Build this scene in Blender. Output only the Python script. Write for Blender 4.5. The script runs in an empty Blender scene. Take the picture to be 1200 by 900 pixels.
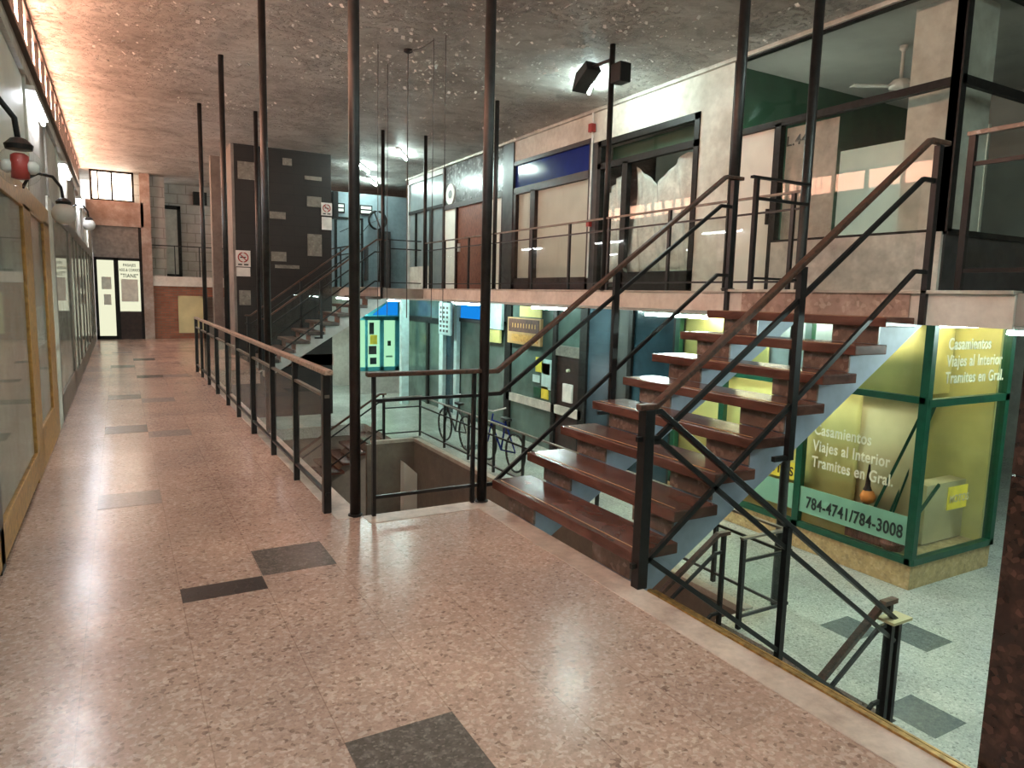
import bpy, bmesh, math, random
from mathutils import Vector, Matrix
random.seed(7)
S = bpy.context.scene
# ------------------------------------------------------------------ camera
CAM_H = 1.55
yaw, pitch, roll, fpx = 0.51221, 0.12583, 0.02476, 818.43
F = Vector((math.sin(yaw)*math.cos(pitch), math.cos(yaw)*math.cos(pitch), -math.sin(pitch)))
R0 = Vector((math.cos(yaw), -math.sin(yaw), 0)); U0 = R0.cross(F)
R = R0*math.cos(roll) + U0*math.sin(roll); U = -R0*math.sin(roll) + U0*math.cos(roll)
cd = bpy.data.cameras.new('camera'); cam = bpy.data.objects.new('camera', cd)
S.collection.objects.link(cam)
cam.matrix_world = Matrix(((R.x, U.x, -F.x, 0), (R.y, U.y, -F.y, 0), (R.z, U.z, -F.z, CAM_H), (0, 0, 0, 1)))
cd.sensor_width = 36.0; cd.lens = 36.0*fpx/1200.0; cd.clip_start = 0.05; cd.clip_end = 200
S.camera = cam
# ------------------------------------------------------------------ world, exposure
S.view_settings.view_transform = 'Standard'; S.view_settings.look = 'None'
S.view_settings.gamma = 1.0; S.view_settings.use_curve_mapping = False
S.view_settings.exposure = 1.52
w = bpy.data.worlds.new('world'); S.world = w; w.use_nodes = True
w.node_tree.nodes['Background'].inputs[0].default_value = (1.0, 0.93, 0.86, 1)
w.node_tree.nodes['Background'].inputs[1].default_value = 0.6
TUBE = 95.0       # strength of the fluorescent tubes

# ------------------------------------------------------------------ materials
def newmat(name):
    m = bpy.data.materials.new(name); m.use_nodes = True
    nt = m.node_tree; b = nt.nodes['Principled BSDF']
    return m, nt, b
def N(nt, t, **kw):
    n = nt.nodes.new(t)
    for k, v in kw.items():
        if k in n.inputs: n.inputs[k].default_value = v
        else: setattr(n, k, v)
    return n
def coords(nt, sc=(1,1,1)):
    tc = N(nt, 'ShaderNodeTexCoord'); mp = N(nt, 'ShaderNodeMapping'); mp.inputs['Scale'].default_value = sc
    nt.links.new(tc.outputs['Object'], mp.inputs['Vector']); return mp.outputs[0]
def ramp(nt, fac, stops, interp='LINEAR'):
    r = N(nt, 'ShaderNodeValToRGB'); r.color_ramp.interpolation = interp
    e = r.color_ramp.elements
    while len(e) > 1: e.remove(e[-1])
    e[0].position = stops[0][0]; e[0].color = (*stops[0][1], 1)
    for p, c in stops[1:]:
        x = e.new(p); x.color = (*c, 1)
    nt.links.new(fac, r.inputs[0]); return r.outputs[0]
def mix(nt, fac, a, b, mode='MIX'):
    m = N(nt, 'ShaderNodeMixRGB', blend_type=mode)
    if isinstance(fac, (int, float)): m.inputs[0].default_value = fac
    else: nt.links.new(fac, m.inputs[0])
    for i, v in ((1, a), (2, b)):
        if isinstance(v, tuple): m.inputs[i].default_value = (*v, 1)
        else: nt.links.new(v, m.inputs[i])
    return m.outputs[0]
def bump(nt, b, h, s=0.3, d=0.01):
    n = N(nt, 'ShaderNodeBump'); n.inputs['Strength'].default_value = s; n.inputs['Distance'].default_value = d
    nt.links.new(h, n.inputs['Height']); nt.links.new(n.outputs[0], b.inputs['Normal'])
def plain(name, col, rough=0.6, metal=0.0, var=0.12, nscale=6.0, bmp=0.0):
    """painted / plain surface with soft procedural variation"""
    m, nt, b = newmat(name)
    v = coords(nt); n = N(nt, 'ShaderNodeTexNoise', Scale=nscale, Detail=5.0); nt.links.new(v, n.inputs['Vector'])
    d = tuple(c*(1-var*1.6) for c in col); l = tuple(min(1, c*(1+var)) for c in col)
    nt.links.new(ramp(nt, n.outputs['Fac'], [(0.3, d), (0.7, l)]), b.inputs['Base Color'])
    b.inputs['Roughness'].default_value = rough; b.inputs['Metallic'].default_value = metal
    if bmp: bump(nt, b, n.outputs['Fac'], bmp, 0.01)
    return m
def emis(name, col, s):
    m, nt, b = newmat(name)
    nt.nodes.remove(b); e = N(nt, 'ShaderNodeEmission'); e.inputs[0].default_value = (*col, 1); e.inputs[1].default_value = s
    nt.links.new(e.outputs[0], nt.nodes['Material Output'].inputs[0]); return m
def glass(name, tint=(0.9, 0.95, 0.92), refl=1.0):
    m, nt, b = newmat(name); nt.nodes.remove(b)
    t = N(nt, 'ShaderNodeBsdfTransparent'); t.inputs[0].default_value = (*tint, 1)
    g = N(nt, 'ShaderNodeBsdfGlossy'); g.inputs['Roughness'].default_value = 0.02
    f = N(nt, 'ShaderNodeLayerWeight'); pw = N(nt, 'ShaderNodeMath', operation='POWER'); pw.inputs[1].default_value = 4.0
    mu = N(nt, 'ShaderNodeMath', operation='MULTIPLY_ADD'); mu.inputs[1].default_value = 0.55*refl; mu.inputs[2].default_value = 0.03*refl
    mn = N(nt, 'ShaderNodeMath', operation='MINIMUM'); mn.inputs[1].default_value = 0.9
    ms = N(nt, 'ShaderNodeMixShader')
    nt.links.new(f.outputs['Facing'], pw.inputs[0]); nt.links.new(pw.outputs[0], mu.inputs[0]); nt.links.new(mu.outputs[0], mn.inputs[0]); nt.links.new(mn.outputs[0], ms.inputs[0])
    nt.links.new(t.outputs[0], ms.inputs[1]); nt.links.new(g.outputs[0], ms.inputs[2])
    nt.links.new(ms.outputs[0], nt.nodes['Material Output'].inputs[0]); return m
def terrazzo(name, base, chips, dark, rough, seam=(0.215, 0.03, 0.405)):
    m, nt, b = newmat(name)
    v = coords(nt)
    big = N(nt, 'ShaderNodeTexNoise', Scale=1.3, Detail=3.0); nt.links.new(v, big.inputs['Vector'])
    wp = N(nt, 'ShaderNodeTexNoise', Scale=30.0, Detail=2.0); nt.links.new(v, wp.inputs['Vector'])
    vv = mix(nt, 0.02, v, wp.outputs['Color'], 'ADD')
    vo = N(nt, 'ShaderNodeTexVoronoi', Scale=62.0); nt.links.new(vv, vo.inputs['Vector'])
    vs = N(nt, 'ShaderNodeTexVoronoi', Scale=110.0); nt.links.new(vv, vs.inputs['Vector'])
    sp = N(nt, 'ShaderNodeSeparateColor'); nt.links.new(vo.outputs['Color'], sp.inputs[0])
    sp2 = N(nt, 'ShaderNodeSeparateColor'); nt.links.new(vs.outputs['Color'], sp2.inputs[0])
    c1 = ramp(nt, sp.outputs[0], [(0, dark), (0.04, dark), (0.08, tuple(c*0.8 for c in base)), (0.4, base), (0.72, tuple(c*1.12 for c in base)), (0.86, chips), (1, chips)])
    c2 = ramp(nt, sp2.outputs[0], [(0, tuple(c*0.6 for c in base)), (0.2, tuple(c*0.85 for c in base)), (0.6, base), (0.92, tuple(c*1.1 for c in base)), (1, chips)])
    c = mix(nt, 0.5, c1, c2)
    c = mix(nt, 1.0, c, ramp(nt, big.outputs['Fac'], [(0.3, (0.82, 0.8, 0.8)), (0.7, (1.08, 1.05, 1.02))]), 'MULTIPLY')
    # per tile tint and joints
    ox, oy, pt = seam
    sx = N(nt, 'ShaderNodeSeparateXYZ'); nt.links.new(v, sx.inputs[0])
    def cell(o, off):
        a = N(nt, 'ShaderNodeMath', operation='SUBTRACT'); a.inputs[1].default_value = off; nt.links.new(o, a.inputs[0])
        d = N(nt, 'ShaderNodeMath', operation='DIVIDE'); d.inputs[1].default_value = pt; nt.links.new(a.outputs[0], d.inputs[0])
        fr = N(nt, 'ShaderNodeMath', operation='FRACT'); nt.links.new(d.outputs[0], fr.inputs[0])
        fl = N(nt, 'ShaderNodeMath', operation='FLOOR'); nt.links.new(d.outputs[0], fl.inputs[0])
        pp = N(nt, 'ShaderNodeMath', operation='PINGPONG'); pp.inputs[1].default_value = 0.5; nt.links.new(d.outputs[0], pp.inputs[0])
        return fl.outputs[0], pp.outputs[0]
    fx, px = cell(sx.outputs[0], ox); fy, py = cell(sx.outputs[1], oy)
    cb = N(nt, 'ShaderNodeCombineXYZ'); nt.links.new(fx, cb.inputs[0]); nt.links.new(fy, cb.inputs[1])
    wn = N(nt, 'ShaderNodeTexWhiteNoise', noise_dimensions='2D'); nt.links.new(cb.outputs[0], wn.inputs['Vector'])
    c = mix(nt, 1.0, c, ramp(nt, wn.outputs['Value'], [(0, (0.93, 0.92, 0.92)), (1, (1.04, 1.03, 1.02))]), 'MULTIPLY')
    # faint joints everywhere across, stronger along the length
    jx = ramp(nt, px, [(0, (0.7, 0.66, 0.64)), (0.004, (0.8, 0.77, 0.75)), (0.006, (1, 1, 1))])
    jy = ramp(nt, py, [(0, (0.84, 0.82, 0.8)), (0.006, (0.9, 0.88, 0.86)), (0.008, (1, 1, 1))])
    c = mix(nt, 1.0, c, jx, 'MULTIPLY'); c = mix(nt, 1.0, c, jy, 'MULTIPLY')
    nt.links.new(c, b.inputs['Base Color'])
    rn = N(nt, 'ShaderNodeTexNoise', Scale=7.0, Detail=6.0); nt.links.new(v, rn.inputs['Vector'])
    rr = N(nt, 'ShaderNodeMapRange'); rr.inputs[3].default_value = rough-0.05; rr.inputs[4].default_value = rough+0.07
    nt.links.new(rn.outputs['Fac'], rr.inputs[0]); nt.links.new(rr.outputs[0], b.inputs['Roughness'])
    b.inputs['Specular IOR Level'].default_value = 0.6
    bn = N(nt, 'ShaderNodeTexNoise', Scale=14.0, Detail=3.0); nt.links.new(v, bn.inputs['Vector'])
    bump(nt, b, bn.outputs['Fac'], 0.12, 0.006)
    return m
def speckle(name, base, hi, scale=60, rough=0.35, lo=None):
    m, nt, b = newmat(name); v = coords(nt)
    vo = N(nt, 'ShaderNodeTexVoronoi', Scale=float(scale)); nt.links.new(v, vo.inputs['Vector'])
    sp = N(nt, 'ShaderNodeSeparateColor'); nt.links.new(vo.outputs['Color'], sp.inputs[0])
    no = N(nt, 'ShaderNodeTexNoise', Scale=scale*0.25, Detail=6.0); nt.links.new(v, no.inputs['Vector'])
    lo = lo or tuple(c*0.6 for c in base)
    c1 = ramp(nt, sp.outputs[0], [(0, lo), (0.3, base), (0.75, base), (1, hi)])
    c2 = ramp(nt, no.outputs['Fac'], [(0.35, lo), (0.55, base), (0.75, hi)])
    nt.links.new(mix(nt, 0.5, c1, c2), b.inputs['Base Color']); b.inputs['Roughness'].default_value = rough
    return m
def wood(name, c1, c2, rough=0.35, sc=(3, 3, 3), ns=6.0):
    m, nt, b = newmat(name); v = coords(nt, sc)
    n = N(nt, 'ShaderNodeTexNoise', Scale=ns, Detail=6.0, Distortion=0.6); nt.links.new(v, n.inputs['Vector'])
    nt.links.new(ramp(nt, n.outputs['Fac'], [(0.3, c1), (0.55, c2), (0.75, tuple(c*1.25 for c in c2))]), b.inputs['Base Color'])
    b.inputs['Roughness'].default_value = rough; bump(nt, b, n.outputs['Fac'], 0.15, 0.004); return m
def bricks(name, c1, c2, mortar, scale=1.0, bw=0.24, bh=0.075, rough=0.85, axis='X', ms=0.012, off=0.5):
    m, nt, b = newmat(name)
    tc = N(nt, 'ShaderNodeTexCoord'); sx = N(nt, 'ShaderNodeSeparateXYZ'); nt.links.new(tc.outputs['Object'], sx.inputs[0])
    cb = N(nt, 'ShaderNodeCombineXYZ'); nt.links.new(sx.outputs[0 if axis == 'X' else 1], cb.inputs[0]); nt.links.new(sx.outputs[2], cb.inputs[1])
    br = N(nt, 'ShaderNodeTexBrick'); br.offset = off
    br.inputs['Scale'].default_value = scale; br.inputs['Brick Width'].default_value = bw; br.inputs['Row Height'].default_value = bh
    br.inputs['Mortar Size'].default_value = ms
    br.inputs['Color1'].default_value = (*c1, 1); br.inputs['Color2'].default_value = (*c2, 1); br.inputs['Mortar'].default_value = (*mortar, 1)
    nt.links.new(cb.outputs[0], br.inputs['Vector'])
    n = N(nt, 'ShaderNodeTexNoise', Scale=4.0, Detail=6.0); nt.links.new(tc.outputs['Object'], n.inputs['Vector'])
    c = mix(nt, 0.5, br.outputs['Color'], ramp(nt, n.outputs['Fac'], [(0.3, (0.6, 0.6, 0.6)), (0.7, (1.1, 1.1, 1.1))]), 'MULTIPLY')
    nt.links.new(c, b.inputs['Base Color']); b.inputs['Roughness'].default_value = rough
    bump(nt, b, br.outputs['Fac'], -0.3, 0.008); return m
def plaster(name, base, stain, scale=3.0, amt=0.6, rough=0.8):
    m, nt, b = newmat(name); v = coords(nt)
    n = N(nt, 'ShaderNodeTexNoise', Scale=scale, Detail=8.0, Roughness=0.65); nt.links.new(v, n.inputs['Vector'])
    n2 = N(nt, 'ShaderNodeTexNoise', Scale=scale*6, Detail=6.0); nt.links.new(v, n2.inputs['Vector'])
    c = ramp(nt, n.outputs['Fac'], [(0.30, stain), (0.30+0.25*amt, tuple((a+b_)/2 for a, b_ in zip(base, stain))), (0.62, base)])
    c = mix(nt, 0.35, c, ramp(nt, n2.outputs['Fac'], [(0.35, (0.7, 0.7, 0.7)), (0.65, (1.05, 1.05, 1.05))]), 'MULTIPLY')
    nt.links.new(c, b.inputs['Base Color']); b.inputs['Roughness'].default_value = rough
    bump(nt, b, n2.outputs['Fac'], 0.25, 0.006); return m
def ceiling_mat():
    m, nt, b = newmat('peeling ceiling plaster'); v = coords(nt)
    a = N(nt, 'ShaderNodeTexNoise', Scale=0.7, Detail=8.0, Roughness=0.6, Distortion=0.7); nt.links.new(v, a.inputs['Vector'])
    p = N(nt, 'ShaderNodeTexNoise', Scale=3.0, Detail=10.0, Roughness=0.68, Distortion=0.5); nt.links.new(v, p.inputs['Vector'])
    st = N(nt, 'ShaderNodeTexNoise', Scale=1.2, Detail=6.0, Roughness=0.6); mp = coords(nt, (1.0, 3.2, 1)); nt.links.new(mp, st.inputs['Vector'])
    c = ramp(nt, a.outputs['Fac'], [(0.30, (0.34, 0.315, 0.285)), (0.45, (0.50, 0.475, 0.44)), (0.60, (0.60, 0.58, 0.54))])
    c = mix(nt, 0.6, c, ramp(nt, p.outputs['Fac'], [(0.38, (0.55, 0.53, 0.51)), (0.48, (0.98, 0.98, 0.97)), (0.60, (1.0, 1.0, 1.0)), (0.66, (1.3, 1.3, 1.28)), (0.74, (1.0, 1.0, 1.0))]), 'MULTIPLY')
    c = mix(nt, 0.5, c, ramp(nt, st.outputs['Fac'], [(0.35, (0.75, 0.72, 0.7)), (0.6, (1.05, 1.05, 1.05))]), 'MULTIPLY')
    sc = N(nt, 'ShaderNodeTexNoise', Scale=11.0, Detail=9.0, Roughness=0.7, Distortion=0.6); nt.links.new(v, sc.inputs['Vector'])
    mk = N(nt, 'ShaderNodeTexNoise', Scale=0.9, Detail=5.0, Roughness=0.65); nt.links.new(v, mk.inputs['Vector'])
    mul = N(nt, 'ShaderNodeMath', operation='MULTIPLY')
    nt.links.new(ramp(nt, sc.outputs['Fac'], [(0.54, (0, 0, 0)), (0.60, (1, 1, 1)), (0.66, (0.2, 0.2, 0.2))]), mul.inputs[0])
    nt.links.new(ramp(nt, mk.outputs['Fac'], [(0.44, (0, 0, 0)), (0.54, (1, 1, 1))]), mul.inputs[1])
    c = mix(nt, mul.outputs[0], c, (0.80, 0.78, 0.74))
    nt.links.new(c, b.inputs['Base Color']); b.inputs['Roughness'].default_value = 0.6
    h = mix(nt, 0.6, mix(nt, 0.6, st.outputs['Fac'], p.outputs['Fac'], 'ADD'), mul.outputs[0], 'ADD'); bump(nt, b, h, 0.95, 0.07); return m

M = {}
M['floor'] = terrazzo('pink terrazzo', (0.50, 0.345, 0.28), (0.72, 0.58, 0.49), (0.14, 0.08, 0.06), 0.21)
M['floor_low'] = terrazzo('grey green terrazzo', (0.50, 0.55, 0.50), (0.74, 0.78, 0.73), (0.13, 0.15, 0.14), 0.2, (0.12, 0.44, 0.42))
M['tile_black'] = speckle('black terrazzo tile', (0.05, 0.04, 0.038), (0.1, 0.085, 0.08), 120, 0.25)
M['tile_grey'] = speckle('dark grey terrazzo tile', (0.13, 0.105, 0.09), (0.3, 0.25, 0.21), 110, 0.25)
M['tile_mid'] = speckle('mid grey terrazzo tile', (0.33, 0.25, 0.215), (0.45, 0.37, 0.33), 110, 0.25)
M['tile_low'] = speckle('dark green grey tile', (0.13, 0.155, 0.15), (0.22, 0.25, 0.24), 110, 0.25)
M['curb'] = plaster('worn pink stone kerb', (0.68, 0.55, 0.47), (0.36, 0.25, 0.2), 5.0, 0.6, 0.35)
M['brass'] = plain('dull brass strip', (0.5, 0.3, 0.1), 0.35, 0.8, 0.3, 30)
M['ceiling'] = ceiling_mat()
M['flake'] = plain('paint flake', (0.88, 0.86, 0.82), 0.8)
M['black'] = plain('black enamel', (0.008, 0.008, 0.0085), 0.38, 0.0, 0.3, 30)
M['black'].node_tree.nodes['Principled BSDF'].inputs['Specular IOR Level'].default_value = 0.5
M['pole'] = plain('worn black steel pole', (0.012, 0.011, 0.0105), 0.42, 0.0, 0.5, 18)
M['wood'] = wood('brown wooden handrail', (0.03, 0.014, 0.009), (0.09, 0.04, 0.024), 0.4, (6, 6, 6))
M['wood_pale'] = wood('worn pale wooden handrail', (0.14, 0.09, 0.065), (0.42, 0.30, 0.23), 0.4, (6, 6, 6))
M['tread'] = wood('reddish brown tread', (0.085, 0.035, 0.026), (0.145, 0.06, 0.044), 0.25, (2.5, 1.2, 5), 3)
M['greytread'] = plain('worn grey brown tread', (0.10, 0.085, 0.075), 0.4, 0, 0.3, 6)
M['nosing'] = plain('brass inlay', (0.5, 0.26, 0.1), 0.4)
M['marble'] = speckle('mottled brown marble', (0.2, 0.135, 0.105), (0.5, 0.4, 0.34), 34, 0.3)
M['marble_lt'] = speckle('pinkish mottled marble', (0.42, 0.3, 0.25), (0.7, 0.58, 0.5), 34, 0.3)
M['blue'] = plaster('pale blue painted concrete', (0.40, 0.47, 0.58), (0.30, 0.35, 0.43), 2.0, 0.4, 0.5)
M['whiteconc'] = plaster('off white painted concrete', (0.55, 0.58, 0.56), (0.4, 0.42, 0.4), 2.0, 0.4, 0.6)
M['glass'] = glass('railing glass', (0.965, 0.98, 0.972), 0.55)
M['shopglass'] = glass('shop window glass', (0.955, 0.97, 0.96), 0.8)
M['fascia'] = plaster('cream stone fascia', (0.80, 0.77, 0.70), (0.58, 0.52, 0.46), 2.5, 0.5, 0.4)
M['soffit'] = plaster('soffit paint', (0.5, 0.52, 0.5), (0.35, 0.38, 0.36), 2, 0.5)
M['slab'] = plain('upper walkway screed', (0.32, 0.3, 0.27), 0.5)
M['white'] = plaster('dirty white wall', (0.78, 0.78, 0.70), (0.5, 0.47, 0.4), 1.6, 0.7, 0.7)
M['whiteclean'] = plain('white panel', (0.78, 0.80, 0.72), 0.45, 0, 0.05, 3)
M['sill'] = plaster('grimy cream dado', (0.64, 0.62, 0.55), (0.34, 0.31, 0.27), 2.4, 0.7, 0.6)
M['frame'] = plain('dark grey window frame', (0.014, 0.014, 0.013), 0.45, 0, 0.3, 20)
M['frame'].node_tree.nodes['Principled BSDF'].inputs['Specular IOR Level'].default_value = 0.2
M['browndk'] = plain('dark brown frame', (0.03, 0.013, 0.01), 0.4, 0, 0.3, 10)
M['greypil'] = plain('dark grey pilaster', (0.045, 0.045, 0.046), 0.4, 0, 0.3, 6)
M['green'] = plain('dark green panel', (0.028, 0.085, 0.05), 0.4, 0, 0.15, 4)
M['bluepanel'] = plain('navy blue panel', (0.01, 0.025, 0.2), 0.15, 0, 0.1, 3)
M['reddoor'] = wood('red brown door wood', (0.09, 0.03, 0.02), (0.2, 0.075, 0.045), 0.5, (5, 5, 1.5))
M['glitter'] = speckle('mottled silver foil panel', (0.09, 0.09, 0.09), (0.55, 0.57, 0.56), 14, 0.25, (0.02, 0.02, 0.02))
M['bluegrey'] = plain('blue grey panel', (0.2, 0.25, 0.255), 0.3, 0, 0.12, 3)
M['plastic'] = plaster('crumpled plastic sheet', (0.85, 0.87, 0.82), (0.5, 0.52, 0.5), 4, 0.7, 0.25)
M['room'] = plain('dim interior paint', (0.4, 0.41, 0.38), 0.8, 0, 0.08, 2)
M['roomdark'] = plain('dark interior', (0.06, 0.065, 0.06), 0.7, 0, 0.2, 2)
M['red'] = plain('red paint', (0.35, 0.03, 0.025), 0.4)
M['granite'] = speckle('dark red granite', (0.035, 0.018, 0.015), (0.13, 0.06, 0.045), 55, 0.2, (0.01, 0.007, 0.006))
M['kgreen'] = plain('dark green enamel frame', (0.006, 0.07, 0.035), 0.35, 0, 0.15, 10)
M['kyellow'] = plain('yellow curtain', (0.62, 0.56, 0.2), 0.7, 0, 0.12, 2.2)
M['kcream'] = plain('cream yellow panel', (0.62, 0.55, 0.3), 0.7, 0, 0.12, 2)
M['kbase'] = speckle('tan stone plinth', (0.5, 0.37, 0.17), (0.66, 0.53, 0.3), 40, 0.5)
M['kband'] = plain('pale green sign band', (0.2, 0.42, 0.29), 0.5, 0, 0.05, 3)
M['ink'] = plain('black lettering', (0.015, 0.03, 0.025), 0.5)
M['ink2'] = plain('white lettering', (0.8, 0.8, 0.6), 0.5)
M['yellow'] = plain('bright yellow card', (0.75, 0.62, 0.06), 0.5)
M['gold'] = wood('ochre varnished wood', (0.26, 0.12, 0.03), (0.46, 0.24, 0.06), 0.35, (3, 3, 3))
M['brownal'] = plain('brown grey aluminium', (0.2, 0.175, 0.145), 0.4, 0.3, 0.2, 10)
M['lace'] = speckle('lace curtain', (0.55, 0.49, 0.44), (0.88, 0.85, 0.8), 16, 0.7, (0.22, 0.16, 0.13))
M['curtain'] = plain('pale curtain', (0.74, 0.72, 0.64), 0.8, 0, 0.1, 8)
M['greywall'] = plaster('grey shop wall', (0.6, 0.58, 0.52), (0.4, 0.37, 0.33), 2, 0.6)
M['leftup'] = plaster('beige fascia panel', (0.42, 0.37, 0.31), (0.25, 0.21, 0.18), 2.2, 0.6)
M['brick'] = bricks('red brick', (0.36, 0.13, 0.075), (0.26, 0.09, 0.05), (0.22, 0.13, 0.09))
M['blockwall'] = bricks('painted block wall', (0.48, 0.45, 0.41), (0.44, 0.41, 0.37), (0.3, 0.27, 0.24), 1, 0.5, 0.3, 0.8, 'X', 0.015, 0.5)
M['peel'] = plaster('peeling pink plaster', (0.46, 0.38, 0.33), (0.26, 0.17, 0.13), 2.5, 0.8)
M['tower'] = bricks('dark slate cladding', (0.018, 0.013, 0.011), (0.014, 0.011, 0.009), (0.007, 0.006, 0.005), 1, 0.6, 0.24, 0.6, 'X', 0.006, 0.5)
M['towerside'] = plaster('grey tower side', (0.23, 0.21, 0.185), (0.15, 0.13, 0.115), 3, 0.5)
M['inset'] = speckle('pale grey stone inset', (0.19, 0.17, 0.14), (0.3, 0.28, 0.24), 25, 0.4)
M['paper'] = plain('white paper sign', (0.72, 0.7, 0.66), 0.6)
M['bluewall'] = plaster('pale blue wall', (0.22, 0.28, 0.31), (0.14, 0.19, 0.21), 1.5, 0.5)
M['teal'] = plain('turquoise frame', (0.06, 0.36, 0.4), 0.4)
M['darkblue'] = plain('dark teal glass panel', (0.02, 0.05, 0.065), 0.12, 0, 0.3, 2)
M['navy2'] = plain('blue grey glossy panel', (0.04, 0.065, 0.08), 0.15, 0, 0.2, 2)
M['greyglass'] = plain('grey green glass panel', (0.1, 0.15, 0.13), 0.12, 0, 0.2, 2)
M['skyblue'] = emis('lit blue sign face', (0.01, 0.25, 0.8), 0.35)
M['litcream'] = emis('lit cream shop interior', (0.86, 0.86, 0.62), 0.36)
M['litgreen'] = emis('lit pale green window', (0.45, 0.9, 0.55), 0.33)
M['conc'] = plaster('brown grey basement render', (0.2, 0.17, 0.13), (0.12, 0.1, 0.08), 2, 0.5, 0.7)
M['rim'] = plaster('pale stone rim', (0.5, 0.46, 0.38), (0.35, 0.3, 0.25), 4, 0.5)
M['tube'] = emis('cool fluorescent tube', (0.76, 1.0, 0.94), TUBE)
M['tubew'] = emis('white fluorescent tube', (0.88, 0.93, 1.0), TUBE*0.5)
M['cler'] = emis('daylit clerestory pane', (1.0, 0.50, 0.33), 8.0)
M['daywin'] = emis('daylit window pane', (1.0, 0.80, 0.62), 3.2)
M['fixture'] = plain('white lamp housing', (0.6, 0.6, 0.58), 0.5)
M['opal'] = plain('opal glass', (0.62, 0.6, 0.56), 0.15)
M['board'] = wood('rustic sign wood', (0.03, 0.01, 0.007), (0.09, 0.03, 0.018), 0.7)
M['tan'] = plain('tan sign wood', (0.4, 0.24, 0.1), 0.6)
M['orange'] = plain('orange paper', (0.75, 0.25, 0.05), 0.5)
M['cyanp'] = plain('pale cyan poster', (0.5, 0.68, 0.66), 0.5)
M['wire'] = plain('thin steel wire', (0.05, 0.045, 0.04), 0.5)

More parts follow.
